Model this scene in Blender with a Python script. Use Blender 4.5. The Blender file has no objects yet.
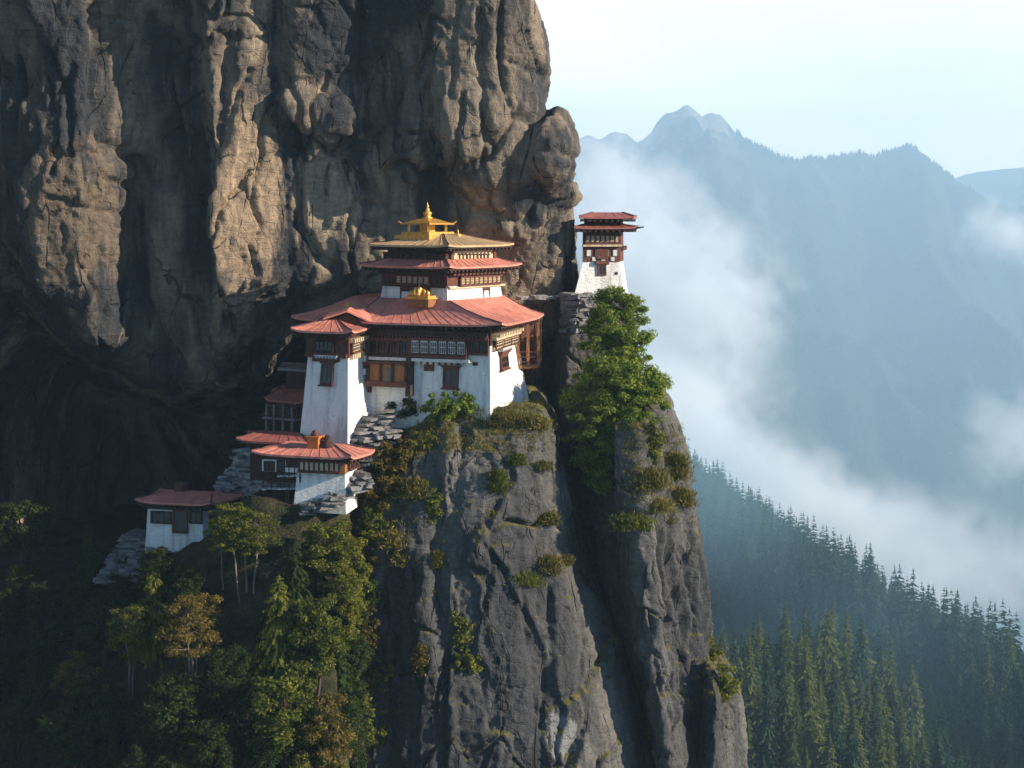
import bpy, bmesh, math, random
import numpy as np
from mathutils import Vector

# ------------------------------------------------------------------ camera, sky, sun, exposure
SC = bpy.context.scene
COL = SC.collection
F = 1024 * 50.0 / 36.0            # focal length in pixels
CX, HY = 512.0, 220.0             # principal column, horizon row
cam_d = bpy.data.cameras.new('camera')
cam = bpy.data.objects.new('camera', cam_d); COL.objects.link(cam)
cam.location = (0, 0, 0); cam.rotation_euler = (math.radians(90), 0, 0)
cam_d.lens = 50; cam_d.sensor_width = 36; cam_d.shift_y = -(384 - HY) / 1024
cam_d.clip_start = 0.5; cam_d.clip_end = 80000
SC.camera = cam

SUN_AZ = math.atan2(0.955, -0.295)  # from +Y towards +X
SUN_EL = math.radians(21)
SUN_DIR = Vector((math.sin(SUN_AZ) * math.cos(SUN_EL), math.cos(SUN_AZ) * math.cos(SUN_EL), math.sin(SUN_EL)))
world = bpy.data.worlds.new('World'); SC.world = world; world.use_nodes = True
wn = world.node_tree; wn.nodes.clear()
sky = wn.nodes.new('ShaderNodeTexSky'); sky.sky_type = 'NISHITA'; sky.sun_disc = False
sky.sun_elevation = SUN_EL; sky.sun_rotation = SUN_AZ; sky.altitude = 2500
sky.air_density = 1.5; sky.dust_density = 0.4; sky.ozone_density = 4.0
bg = wn.nodes.new('ShaderNodeBackground'); bg.inputs['Strength'].default_value = 0.056
wo = wn.nodes.new('ShaderNodeOutputWorld')
# a bright veil of thin cloud low over the valley, beyond the mountains
tcw = wn.nodes.new('ShaderNodeTexCoord'); sep = wn.nodes.new('ShaderNodeSeparateXYZ'); wn.links.new(tcw.outputs['Generated'], sep.inputs[0])
def wramp(src, stops):
    r = wn.nodes.new('ShaderNodeValToRGB'); wn.links.new(src, r.inputs[0])
    for e, (p, c) in zip(r.color_ramp.elements, stops): e.position = p; e.color = (c, c, c, 1)
    return r.outputs[0]
def wmath(op, a, b):
    x = wn.nodes.new('ShaderNodeMath'); x.operation = op
    for k, v in ((0, a), (1, b)):
        if hasattr(v, 'is_output'): wn.links.new(v, x.inputs[k])
        else: x.inputs[k].default_value = v
    return x.outputs[0]
vz = wramp(sep.outputs['Z'], [(0.05, 1.0), (0.55, 0.0)])
dotv = wn.nodes.new('ShaderNodeVectorMath'); dotv.operation = 'DOT_PRODUCT'; wn.links.new(tcw.outputs['Generated'], dotv.inputs[0]); dotv.inputs[1].default_value = (0.42, 0.91, 0.0)
va = wramp(dotv.outputs['Value'], [(0.35, 0.0), (0.90, 1.0)])
wnz = wn.nodes.new('ShaderNodeTexNoise'); wmp = wn.nodes.new('ShaderNodeMapping'); wmp.inputs['Scale'].default_value = (1.5, 1.5, 6.0)
wn.links.new(tcw.outputs['Generated'], wmp.inputs[0]); wn.links.new(wmp.outputs[0], wnz.inputs['Vector']); wnz.inputs['Scale'].default_value = 2.2; wnz.inputs['Detail'].default_value = 5
vn = wramp(wnz.outputs['Fac'], [(0.30, 0.70), (0.66, 1.0)])
veil = wmath('MULTIPLY', wmath('MULTIPLY', vz, va), vn)
wmix = wn.nodes.new('ShaderNodeMix'); wmix.data_type = 'RGBA'; wn.links.new(veil, wmix.inputs[0]); tint = wn.nodes.new('ShaderNodeMix'); tint.data_type = 'RGBA'; tint.blend_type = 'MULTIPLY'; tint.inputs[0].default_value = 1.0
wn.links.new(sky.outputs[0], tint.inputs[6]); tint.inputs[7].default_value = (0.62, 0.90, 1.22, 1)      # deep blue high altitude sky
wn.links.new(tint.outputs[2], wmix.inputs[6]); wmix.inputs[7].default_value = (15.5, 13.2, 12.0, 1)
wn.links.new(wmix.outputs[2], bg.inputs[0]); wn.links.new(bg.outputs[0], wo.inputs[0])
sun_d = bpy.data.lights.new('sun', 'SUN'); sun = bpy.data.objects.new('sun', sun_d); COL.objects.link(sun)
sun_d.energy = 5.0; sun_d.angle = math.radians(0.5); sun_d.color = (1.0, 0.86, 0.68)
sun.rotation_euler = SUN_DIR.to_track_quat('Z', 'Y').to_euler()
vs = SC.view_settings
vs.view_transform = 'Standard'; vs.look = 'None'; vs.exposure = 1.22; vs.gamma = 1.0; vs.use_curve_mapping = False
SC.cycles.volume_bounces = 3
SC.cycles.max_bounces = 6; SC.cycles.diffuse_bounces = 3; SC.cycles.transparent_max_bounces = 12

random.seed(7); RNG = np.random.default_rng(7)

# ------------------------------------------------------------------ helpers
def P(px, py, Y):
    return Vector(((px - CX) / F * Y, Y, -(py - HY) / F * Y))
def XY(px, Y):
    return ((px - CX) / F * Y, Y)
def ZZ(py, Y):
    return -(py - HY) / F * Y
def sstep(a, b, x):
    t = np.clip((x - a) / (b - a), 0, 1); return t * t * (3 - 2 * t)

def tag(o, label=None, cat=None, group=None, kind=None):
    if label: o['label'] = label
    if cat: o['category'] = cat
    if group: o['group'] = group
    if kind: o['kind'] = kind
    return o
def link(name, me, parent=None, loc=None):
    o = bpy.data.objects.new(name, me); COL.objects.link(o)
    if parent is not None: o.parent = parent
    if loc is not None: o.location = loc
    return o
def empty(name, loc, rz=0.0):
    o = bpy.data.objects.new(name, None); COL.objects.link(o)
    o.location = loc; o.rotation_euler = (0, 0, rz); o.empty_display_size = 0.2
    return o
def np_mesh(name, V, Q, mats=(), smooth=True, midx=None):
    me = bpy.data.meshes.new(name)
    V = np.asarray(V, dtype=np.float32); Q = np.asarray(Q, dtype=np.int32)
    n = Q.shape[1]
    me.vertices.add(len(V)); me.vertices.foreach_set('co', V.ravel())
    me.loops.add(Q.size); me.loops.foreach_set('vertex_index', Q.ravel())
    me.polygons.add(len(Q))
    me.polygons.foreach_set('loop_start', np.arange(0, Q.size, n, dtype=np.int32))
    me.polygons.foreach_set('loop_total', np.full(len(Q), n, dtype=np.int32))
    if midx is not None: me.polygons.foreach_set('material_index', np.asarray(midx, dtype=np.int32))
    me.polygons.foreach_set('use_smooth', np.full(len(Q), smooth, dtype=bool))
    for m in mats: me.materials.append(m)
    me.update(calc_edges=True); me.validate()
    return me

# ---- noise (numpy)
def _h(ix, iy, iz, seed):
    h = (ix.astype(np.int64) * 374761393 + iy.astype(np.int64) * 668265263 + iz.astype(np.int64) * 1440662683 + seed * 974634777) & 0xffffffff
    h = ((h ^ (h >> 13)) * 1274126177) & 0xffffffff
    h = ((h ^ (h >> 16)) * 2246822519) & 0xffffffff
    h = h ^ (h >> 15)
    return (h & 0xffffff).astype(np.float32) / np.float32(0xffffff)
def vnoise(p, seed=0):
    f = np.floor(p); i = f.astype(np.int64); t = (p - f).astype(np.float32); t = t * t * t * (t * (t * 6 - 15) + 10)
    x, y, z = i[:, 0], i[:, 1], i[:, 2]; u, v, w = t[:, 0], t[:, 1], t[:, 2]
    r = 0
    for a in (0, 1):
        wa = u if a else 1 - u
        for b in (0, 1):
            wb = v if b else 1 - v
            for c in (0, 1):
                r = r + _h(x + a, y + b, z + c, seed) * wa * wb * (w if c else 1 - w)
    return r * 2 - 1
def fbm(p, octv=4, seed=0, gain=0.5):
    a, s, tot = 1.0, 0, 0
    p = np.asarray(p, dtype=np.float64)
    for k in range(octv):
        s = s + a * vnoise(p, seed + k * 17); tot += a; a *= gain; p = p * 2.03 + 7.3
    return s / tot
def worley(p, seed=0):
    f = np.floor(p); i = f.astype(np.int64); n = len(p)
    d1 = np.full(n, 9.0, np.float32); d2 = np.full(n, 9.0, np.float32); idv = np.zeros(n, np.float32)
    for a in (-1, 0, 1):
        for b in (-1, 0, 1):
            for c in (-1, 0, 1):
                x, y, z = i[:, 0] + a, i[:, 1] + b, i[:, 2] + c
                qx = x + _h(x, y, z, seed) - p[:, 0]; qy = y + _h(x, y, z, seed + 1) - p[:, 1]; qz = z + _h(x, y, z, seed + 2) - p[:, 2]
                d = np.sqrt(qx * qx + qy * qy + qz * qz).astype(np.float32)
                r = _h(x, y, z, seed + 3)
                near = d < d1
                d2 = np.where(near, d1, np.minimum(d2, d)); idv = np.where(near, r, idv); d1 = np.where(near, d, d1)
    return d1, d2, idv

def facets(p, seed=0, edge=0.10):
    """flat tilted faces, one per irregular cell: a signed height field with sharp steps between the cells"""
    f = np.floor(p); i = f.astype(np.int64); n = len(p)
    d1 = np.full(n, 9.0, np.float32); d2 = np.full(n, 9.0, np.float32); hv = np.zeros(n, np.float32); h2 = np.zeros(n, np.float32)
    for a in (-1, 0, 1):
        for b in (-1, 0, 1):
            for c in (-1, 0, 1):
                x, y, z = i[:, 0] + a, i[:, 1] + b, i[:, 2] + c
                q = [p[:, k] - ((x, y, z)[k] + _h(x, y, z, seed + k)) for k in range(3)]
                d = (np.maximum(np.maximum(abs(q[0]), abs(q[1])), abs(q[2])) * 0.6 + 0.4 * np.sqrt(q[0] ** 2 + q[1] ** 2 + q[2] ** 2)).astype(np.float32)
                hh = (_h(x, y, z, seed + 3) - 0.5) + sum(q[k] * (_h(x, y, z, seed + 4 + k) - 0.5) for k in range(3)) * 1.3
                near = d < d1; sec = (~near) & (d < d2)
                h2 = np.where(near, hv, np.where(sec, hh, h2)); d2 = np.where(near, d1, np.where(sec, d, d2))
                hv = np.where(near, hh, hv); d1 = np.where(near, d, d1)
    t = 0.5 + 0.5 * np.clip((d2 - d1) / edge, 0, 1)
    return hv * t + h2 * (1 - t), d2 - d1

# ---- surface nets
def surface_nets(S, org, h):
    S = S.copy()
    for ax in range(3):
        sl = [slice(None)] * 3
        for e in (0, -1):
            sl[ax] = e; S[tuple(sl)] = np.maximum(S[tuple(sl)], h * 0.5)
    ins = S < 0
    cnt = np.zeros(tuple(n - 1 for n in S.shape), np.int8)
    for a in (0, 1):
        for b in (0, 1):
            for c in (0, 1):
                cnt += ins[a:S.shape[0] - 1 + a, b:S.shape[1] - 1 + b, c:S.shape[2] - 1 + c]
    act = (cnt > 0) & (cnt < 8)
    I = np.argwhere(act); M = len(I)
    idx = np.full(act.shape, -1, np.int32); idx[act] = np.arange(M)
    cor = [(a, b, c) for a in (0, 1) for b in (0, 1) for c in (0, 1)]
    val = np.stack([S[I[:, 0] + a, I[:, 1] + b, I[:, 2] + c] for a, b, c in cor], 1)
    acc = np.zeros((M, 3)); num = np.zeros(M)
    for e0 in range(8):
        for ax in range(3):
            if cor[e0][ax]: continue
            c1 = list(cor[e0]); c1[ax] = 1; e1 = cor.index(tuple(c1))
            v0, v1 = val[:, e0], val[:, e1]
            m = (v0 < 0) != (v1 < 0)
            t = np.where(m, v0 / np.where(m, v0 - v1, 1), 0)
            pos = np.tile(np.array(cor[e0], float), (M, 1)); pos[:, ax] += t
            acc += pos * m[:, None]; num += m
    V = (I + acc / num[:, None]) * h + np.array(org)
    quads = []
    n = S.shape
    for ax in range(3):
        a, b = [(1, 2), (2, 0), (0, 1)][ax]
        sl0 = [slice(None)] * 3; sl1 = [slice(None)] * 3
        sl0[ax] = slice(0, n[ax] - 1); sl1[ax] = slice(1, n[ax])
        ch = ins[tuple(sl0)] != ins[tuple(sl1)]
        E = np.argwhere(ch)
        E = E[(E[:, a] > 0) & (E[:, a] < n[a] - 1) & (E[:, b] > 0) & (E[:, b] < n[b] - 1)]
        if not len(E): continue
        da = np.zeros(3, int); da[a] = 1; db = np.zeros(3, int); db[b] = 1
        g = lambda q: idx[q[:, 0], q[:, 1], q[:, 2]]
        q = np.stack([g(E - da - db), g(E - db), g(E), g(E - da)], 1)
        inside0 = ins[E[:, 0], E[:, 1], E[:, 2]]
        q[~inside0] = q[~inside0][:, ::-1]
        quads.append(q)
    return V, np.concatenate(quads)
def smax(a, b, k):
    d = np.clip(0.5 + 0.5 * (a - b) / k, 0, 1)
    return b + (a - b) * d + k * d * (1 - d)
def smin(a, b, k): return -smax(-a, -b, k)

def subdivided(me, levels=1):
    o = bpy.data.objects.new('tmp', me); COL.objects.link(o)
    m = o.modifiers.new('s', 'SUBSURF'); m.levels = levels; m.render_levels = levels; m.use_creases = False
    dg = bpy.context.evaluated_depsgraph_get(); dg.update()
    r = bpy.data.meshes.new_from_object(o.evaluated_get(dg))
    bpy.data.objects.remove(o); bpy.data.meshes.remove(me)
    return r
def get_co(me):
    a = np.empty(len(me.vertices) * 3, np.float32); me.vertices.foreach_get('co', a); return a.reshape(-1, 3)
def get_no(me):
    a = np.empty(len(me.vertices) * 3, np.float32); me.vertices.foreach_get('normal', a); return a.reshape(-1, 3)
def set_co(me, co):
    me.vertices.foreach_set('co', np.ascontiguousarray(co, dtype=np.float32).ravel()); me.update()

def rock_detail(me, seed, amp=1.0, col=(5.5, 5.5, 17.0), cracks=None, fine=1.0, med=1.0, step=1.0, cell=1.0, big=1.7):
    """fractured rock: tall joint blocks, their cracks, smaller blocks and rough fractal relief, along the normals"""
    co = get_co(me).astype(np.float64); no = get_no(me)
    w = np.stack([fbm(co * 0.11 + 5, 3, seed), fbm(co * 0.11 + 31, 3, seed + 5), fbm(co * 0.11 + 77, 3, seed + 9)], 1)
    q = co + w * np.array([3.2, 3.2, 5.0])
    rough = fbm(co * 0.6, 3, seed + 61)
    d1, d2, r = worley(q / np.array(col), seed)
    e = d2 - d1 + 0.035 * rough
    cm = sstep(-0.1, 0.35, fbm(co * 0.13 + 9, 2, seed + 80))
    disp = amp * ((r - 0.5) * 1.5 * cell * sstep(0.0, 0.10, e) - 0.75 * cm * (1 - sstep(0.0, 0.05, e)))
    q2 = co + w * np.array([1.2, 1.2, 2.0])
    mask = 0.45 + 0.55 * sstep(-0.25, 0.3, fbm(co * 0.08, 2, seed + 70))
    fh, fe = facets(q2 / np.array([4.2, 4.2, 8.5]), seed + 40, 0.07)
    disp += med * amp * big * fh
    fh, fe = facets((co + w * 0.8) / np.array([1.9, 1.9, 3.6]), seed + 50, 0.10)
    disp += med * mask * amp * (0.62 * fh - 0.16 * (1 - sstep(0, 0.07, fe)))
    fh, fe = facets((co + w * 0.5) / np.array([0.8, 0.8, 1.3]), seed + 57, 0.16)
    disp += med * mask * amp * 0.20 * fh
    # long tilted steps and ledges
    st = (co @ np.array([0.25, 0.1, 0.9])) * 0.42 + 1.1 * w[:, 1] + 0.5 * w[:, 2]
    fr = st - np.floor(st)
    disp += step * amp * 0.45 * sstep(0.1, 0.5, fbm(co * 0.07 + 3, 2, seed + 55) + 0.2) * (fr - sstep(0.86, 1.0, fr) - 0.4)
    n1 = fbm(co * np.array([0.5, 0.5, 0.33]), 4, seed + 3)
    disp += 0.16 * fine * n1 + 0.06 * fine * fbm(co * 4.3, 2, seed + 29)
    rg = 1 - np.abs(fbm(co * np.array([0.85, 0.85, 0.3]) + w, 4, seed + 13))
    disp += -0.55 * fine * np.clip(rg - 0.90, 0, 1) * 7 * 0.25
    disp += 0.15 * fine * fbm(co * 2.2, 3, seed + 23)
    if cracks:
        for pts, wd, dep, Yc in cracks:
            pr = np.array([((a - CX) / F * Yc, ZZ(b, Yc)) for a, b in pts])
            X = np.stack([co[:, 0] + 0.5 * n1, co[:, 2] + 0.4 * w[:, 0]], 1)
            dm = np.full(len(co), 1e9)
            for k in range(len(pr) - 1):
                a, b = pr[k], pr[k + 1]; ab = b - a
                t = np.clip(((X - a) @ ab) / (ab @ ab), 0, 1)
                dm = np.minimum(dm, np.linalg.norm(X - (a + t[:, None] * ab), axis=1))
            disp -= 0.7 * dep * np.exp(-(dm / wd) ** 2)
    co = co + no * disp[:, None]
    set_co(me, co)

# ---- node helper
class NT:
    def __init__(self, name):
        self.m = bpy.data.materials.new(name); self.m.use_nodes = True
        self.t = self.m.node_tree; self.t.nodes.clear()
        self.out = self.n('ShaderNodeOutputMaterial')
    def n(self, typ, ins=None, **kw):
        x = self.t.nodes.new(typ)
        for k, v in kw.items(): setattr(x, k, v)
        if ins:
            for k, v in ins.items():
                s = x.inputs[k]
                if hasattr(v, 'links') or hasattr(v, 'is_output'): self.t.links.new(v, s)
                else: s.default_value = v
        return x
    def coord(self, which='Object', scale=(1, 1, 1), loc=(0, 0, 0)):
        tc = self.n('ShaderNodeTexCoord')
        mp = self.n('ShaderNodeMapping', {'Vector': tc.outputs[which], 'Scale': scale, 'Location': loc})
        return mp.outputs[0]
    def noise(self, vec, scale=1.0, detail=4.0, rough=0.55, dist=0.0):
        return self.n('ShaderNodeTexNoise', {'Vector': vec, 'Scale': scale, 'Detail': detail, 'Roughness': rough, 'Distortion': dist}).outputs['Fac']
    def ramp(self, fac, stops, interp='LINEAR'):
        r = self.n('ShaderNodeValToRGB', {'Fac': fac}); r.color_ramp.interpolation = interp
        el = r.color_ramp.elements
        while len(el) < len(stops): el.new(0.5)
        for e, (p, c) in zip(el, stops):
            e.position = p; e.color = (c, c, c, 1) if isinstance(c, (int, float)) else (*c, 1)
        return r.outputs[0]
    def mix(self, fac, a, b, blend='MIX'):
        x = self.n('ShaderNodeMix', data_type='RGBA', blend_type=blend)
        for k, v in ((0, fac), (6, a), (7, b)):
            s = x.inputs[k]
            if hasattr(v, 'is_output'): self.t.links.new(v, s)
            elif isinstance(v, (tuple, list)): s.default_value = (*v, 1)
            else: s.default_value = v
        return x.outputs[2]
    def math(self, op, a, b=0.0, clamp=False):
        x = self.n('ShaderNodeMath', operation=op, use_clamp=clamp)
        for k, v in ((0, a), (1, b)):
            if hasattr(v, 'is_output'): self.t.links.new(v, x.inputs[k])
            else: x.inputs[k].default_value = v
        return x.outputs[0]
    def bump(self, h, strength=0.5, dist=0.1, normal=None):
        d = {'Height': h, 'Strength': strength, 'Distance': dist}
        if normal is not None: d['Normal'] = normal
        return self.n('ShaderNodeBump', d).outputs[0]
    def bsdf(self, col, rough=0.85, normal=None, metal=0.0, spec=0.3, **kw):
        d = {'Base Color': col if hasattr(col, 'is_output') else (*col, 1), 'Roughness': rough, 'Metallic': metal, 'Specular IOR Level': spec}
        if normal is not None: d['Normal'] = normal
        d.update(kw)
        b = self.n('ShaderNodeBsdfPrincipled', d)
        self.t.links.new(b.outputs[0], self.out.inputs['Surface'])
        return b

def rock_mat(name, dark, mid, light, lightness=0.5, moss=0.0, scar=None, streak=0.5, sunlit_patches=()):
    t = NT(name)
    v = t.coord('Object')
    vs_ = t.coord('Object', (1, 1, 0.22))
    n1 = t.noise(vs_, 0.16, 5, 0.6, 0.4)
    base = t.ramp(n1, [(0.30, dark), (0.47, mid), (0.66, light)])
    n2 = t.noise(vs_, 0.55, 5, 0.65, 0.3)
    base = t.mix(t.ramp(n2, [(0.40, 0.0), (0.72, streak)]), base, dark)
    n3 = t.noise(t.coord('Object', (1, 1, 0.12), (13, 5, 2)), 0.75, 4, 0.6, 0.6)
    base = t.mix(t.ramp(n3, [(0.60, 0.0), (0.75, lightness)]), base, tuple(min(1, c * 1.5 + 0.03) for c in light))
    for c, rr, col in sunlit_patches:                               # ragged pale patches: sunlight on the face painted into the colour
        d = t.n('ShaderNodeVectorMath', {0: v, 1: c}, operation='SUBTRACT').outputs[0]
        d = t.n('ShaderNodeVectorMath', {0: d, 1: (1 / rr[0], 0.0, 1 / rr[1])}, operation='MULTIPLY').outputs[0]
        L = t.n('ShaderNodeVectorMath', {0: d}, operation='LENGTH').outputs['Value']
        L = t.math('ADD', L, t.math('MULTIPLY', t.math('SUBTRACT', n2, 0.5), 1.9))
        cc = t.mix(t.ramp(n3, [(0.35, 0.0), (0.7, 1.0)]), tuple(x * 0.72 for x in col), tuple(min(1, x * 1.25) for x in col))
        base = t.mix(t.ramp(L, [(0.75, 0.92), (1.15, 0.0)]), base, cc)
    n4 = t.noise(v, 2.6, 6, 0.7)
    base = t.mix(0.8, base, t.ramp(n4, [(0.25, 0.55), (0.75, 1.25)]), 'MULTIPLY')
    vor = t.n('ShaderNodeTexVoronoi', {'Vector': t.mix(0.22, v, t.n('ShaderNodeTexNoise', {'Vector': v, 'Scale': 0.5}).outputs['Color']), 'Scale': 0.9}, feature='DISTANCE_TO_EDGE').outputs['Distance']
    crk = t.ramp(vor, [(0.0, 0.0), (0.05, 1.0)])
    wv = t.mix(0.10, t.coord('Object', (0.26, 0.26, 0.085)), t.n('ShaderNodeTexNoise', {'Vector': v, 'Scale': 0.45, 'Detail': 5.0}).outputs['Color'], 'ADD')
    vor2 = t.n('ShaderNodeTexVoronoi', {'Vector': wv, 'Scale': 1.25}, feature='DISTANCE_TO_EDGE').outputs['Distance']
    wide = t.math('ADD', vor2, t.math('MULTIPLY', t.math('SUBTRACT', t.noise(v, 0.35, 3), 0.42), 0.16))
    crk2 = t.ramp(wide, [(0.0, 0.0), (0.022, 1.0)])        # open joints: dark, soil filled lines
    base = t.mix(t.math('MULTIPLY', t.math('SUBTRACT', 1.0, crk2), 0.75), base, tuple(c * 0.35 for c in dark))
    lay = t.noise(t.coord('Object', (0.5, 0.5, 3.2), (7, 1, 3)), 0.9, 6, 0.7, 0.8)
    base = t.mix(0.45, base, t.ramp(lay, [(0.35, 0.62), (0.62, 1.22)]), 'MULTIPLY')
    n5 = t.noise(t.coord('Object', (1, 1, 0.45)), 1.6, 8, 0.68, 0.5)
    n6 = t.noise(v, 7.0, 5, 0.7)
    rdg = t.n('ShaderNodeTexNoise', {'Vector': t.coord('Object', (1, 1, 0.4), (2, 8, 5)), 'Scale': 0.55, 'Detail': 7.0, 'Roughness': 0.55, 'Distortion': 0.3}, noise_type='RIDGED_MULTIFRACTAL').outputs['Fac']
    hgt = t.math('ADD', t.math('ADD', t.math('MULTIPLY', n5, 0.45), t.math('MULTIPLY', rdg, -0.30)), t.math('ADD', t.math('MULTIPLY', n6, 0.22), t.math('ADD', t.math('MULTIPLY', crk, 0.10), t.math('ADD', t.math('MULTIPLY', crk2, 0.5), t.math('MULTIPLY', lay, 0.45)))))
    nor = t.bump(hgt, 0.9, 0.55)
    if scar:
        d = t.n('ShaderNodeVectorMath', {0: v, 1: scar[0]}, operation='SUBTRACT').outputs[0]
        d = t.n('ShaderNodeVectorMath', {0: d, 1: (0.55, 0.12, 0.42)}, operation='MULTIPLY').outputs[0]
        L = t.n('ShaderNodeVectorMath', {0: d}, operation='LENGTH').outputs['Value']
        L = t.math('ADD', L, t.math('MULTIPLY', t.math('SUBTRACT', n5, 0.5), 1.8))
        base = t.mix(t.ramp(L, [(0.55, 1.0), (0.75, 0.0)]), base, scar[1])
    if moss > 0:
        g = t.n('ShaderNodeNewGeometry')
        nz = t.n('ShaderNodeSeparateXYZ', {0: g.outputs['Normal']}).outputs['Z']
        nm = t.noise(v, 0.5, 5, 0.65)
        k = t.math('ADD', nz, t.math('MULTIPLY', t.math('SUBTRACT', nm, 0.5), 1.3))
        k = t.ramp(k, [(0.62 - 0.2 * moss, 0.0), (0.80 - 0.2 * moss, 1.0)])
        mc = t.ramp(t.noise(v, 1.7, 4, 0.6), [(0.3, (0.045, 0.055, 0.018)), (0.55, (0.11, 0.10, 0.03)), (0.75, (0.20, 0.14, 0.05))])
        base = t.mix(k, base, mc)
    t.bsdf(base, 0.88, nor, spec=0.25)
    return t.m
# ------------------------------------------------------------------ the great cliff
M_CLIFF = rock_mat('cliff_rock', (0.019, 0.025, 0.036), (0.058, 0.057, 0.058), (0.37, 0.285, 0.195), 0.34, moss=0.0, sunlit_patches=[
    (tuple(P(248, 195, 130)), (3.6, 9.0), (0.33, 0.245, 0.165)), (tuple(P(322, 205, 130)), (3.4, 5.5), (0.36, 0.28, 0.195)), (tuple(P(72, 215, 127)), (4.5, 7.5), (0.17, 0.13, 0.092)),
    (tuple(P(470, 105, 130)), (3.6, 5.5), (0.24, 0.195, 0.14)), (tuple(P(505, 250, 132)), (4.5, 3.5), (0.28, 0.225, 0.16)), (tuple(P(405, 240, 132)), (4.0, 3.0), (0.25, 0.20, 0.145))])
M_CRAG = rock_mat('crag_rock', (0.034, 0.036, 0.041), (0.076, 0.075, 0.074), (0.175, 0.163, 0.145), 0.25, moss=0.30,
                  scar=((1.0 * (563 - 512) / F * 110, 110, ZZ(738, 110)), (0.19, 0.19, 0.185)))

def table(cols, rows, T, xs, zs, Y0=130.0, blur=2):
    """bilinear depth table: columns / rows given as directions at Y0, evaluated on metre grids xs, zs"""
    cx = np.array([(c - CX) / F * Y0 for c in cols]); rz = np.array([ZZ(r, Y0) for r in rows])
    A = np.array(T, float)
    B = np.stack([np.interp(xs, cx, A[k]) for k in range(len(rows))])          # rows x nx
    o = np.argsort(rz)
    D = np.stack([np.interp(zs, rz[o], B[o, i]) for i in range(len(xs))])      # nx x nz
    for _ in range(blur):
        D[1:-1] = (D[:-2] + 2 * D[1:-1] + D[2:]) / 4
        D[:, 1:-1] = (D[:, :-2] + 2 * D[:, 1:-1] + D[:, 2:]) / 4
    return D
cols = [-330, -130, 0, 50, 100, 128, 170, 206, 214, 250, 287, 294, 340, 380, 400, 440, 500, 540, 600]  # off-frame left columns swing forward, shaped to block sky light
rows = [-420, -110, 0, 80, 130, 180, 240, 290, 340, 390, 450, 560, 900]  # top rows overhang above the frame, shaped to cut sky light
T = [
 [84, 97, 117, 117, 117, 118, 118, 117, 117, 118, 119, 119, 120, 120, 121, 120, 119, 121, 124],
 [88, 103, 121, 121, 121, 122, 123, 121, 121, 122, 123, 122.5, 123, 123.5, 124, 123, 123, 124.5, 127],
 [92, 108, 125.5, 124.5, 125.5, 128, 129, 126.5, 125, 126, 127.5, 126, 127, 127.5, 128, 126, 125.5, 127, 130],
 [94, 110, 128, 126.5, 126, 130, 131, 129, 127, 128.3, 130.0, 129.0, 130.0, 131.2, 130.3, 127.5, 127, 129, 131],
 [95, 111, 128.5, 126, 125.3, 131, 132, 130, 127, 128.8, 131.0, 130.2, 131.0, 132.2, 131.5, 128.3, 127, 128.8, 131],
 [96, 112, 128.5, 125.3, 125.5, 132, 133, 131.5, 126.8, 129.0, 131.4, 130.9, 131.6, 132.8, 133, 131, 129.5, 130, 132],
 [96, 112, 129, 125.6, 126.5, 133, 133.2, 132, 126.8, 129.1, 131.6, 131.4, 131.9, 132.6, 133, 133, 132.5, 132, 134],
 [97, 113, 132, 127, 127.3, 133, 133.5, 132.5, 128, 130.5, 133, 132.8, 133.2, 133.5, 133.5, 133.5, 133.5, 134, 136],
 [98, 114, 141, 133, 128.5, 133.3, 134, 133.2, 131.5, 134, 137, 137, 137, 137, 136, 135, 135, 136, 137],
 [99, 115, 152, 148, 139, 136, 135, 135, 136, 139, 142, 142, 141, 140, 139, 138, 137, 137, 138],
 [100, 116, 162, 161, 157, 153, 150, 149, 150, 152, 153, 152, 148, 143, 141, 140, 139, 138, 139],
 [100, 116, 166, 166, 164, 162, 160, 159, 158, 157, 156, 155, 150, 144, 142, 141, 140, 139, 140],
 [100, 116, 166, 166, 164, 162, 160, 159, 158, 157, 156, 155, 150, 144, 142, 141, 140, 139, 140]]
h = 0.45
x0, x1, y0, y1, z0, z1 = -80, 9, 84, 174, -56, 46
xs = np.arange(x0, x1, h); ys = np.arange(y0, y1, h); zs = np.arange(z0, z1, h)
D = table(cols, rows, T, xs, zs, 130.0, 1)
Rp = [(-420, 575), (-110, 520), (-30, 528), (0, 533), (30, 545), (75, 548), (108, 544), (135, 552), (180, 562), (200, 578), (255, 581), (300, 583), (400, 586), (900, 590)]
R = np.interp(zs, [ZZ(a, 130) for a, b in Rp][::-1], [(b - CX) / F * 130 for a, b in Rp][::-1])
S = (D[:, None, :] - ys[None, :, None]).astype(np.float32) * 0.75
edge = (xs[:, None, None] - R[None, None, :]) + 0.0 * ys[None, :, None]
S = smax(S, edge.astype(np.float32), 3.2)
def ell(px, py, Y, rx, ry, rz):
    c = P(px, py, Y)
    k = np.sqrt(((xs[:, None, None] - c.x) / rx) ** 2 + ((ys[None, :, None] - c.y) / ry) ** 2 + ((zs[None, None, :] - c.z) / rz) ** 2)
    return ((k - 1) * min(rx, ry, rz)).astype(np.float32)
S = smin(S, ell(552, 150, 131.5, 2.3, 4.2, 3.8), 0.4)          # round boulder on the corner
S = smin(S, ell(566, 196, 133.5, 1.5, 2.2, 1.6), 0.4)
S = smin(S, ell(468, 120, 130.2, 4.0, 3.0, 5.0), 0.8)          # the nose over the temple
S = smin(S, ell(500, 165, 131.2, 4.2, 3.0, 3.2), 0.8)
S = smin(S, ell(520, 215, 133.5, 3.2, 3.0, 3.2), 0.8)
S = smin(S, ell(340, 118, 131.2, 2.0, 2.2, 2.4), 0.6)
S = smin(S, ell(300, 108, 130.6, 2.6, 2.4, 2.2), 0.6)
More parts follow.
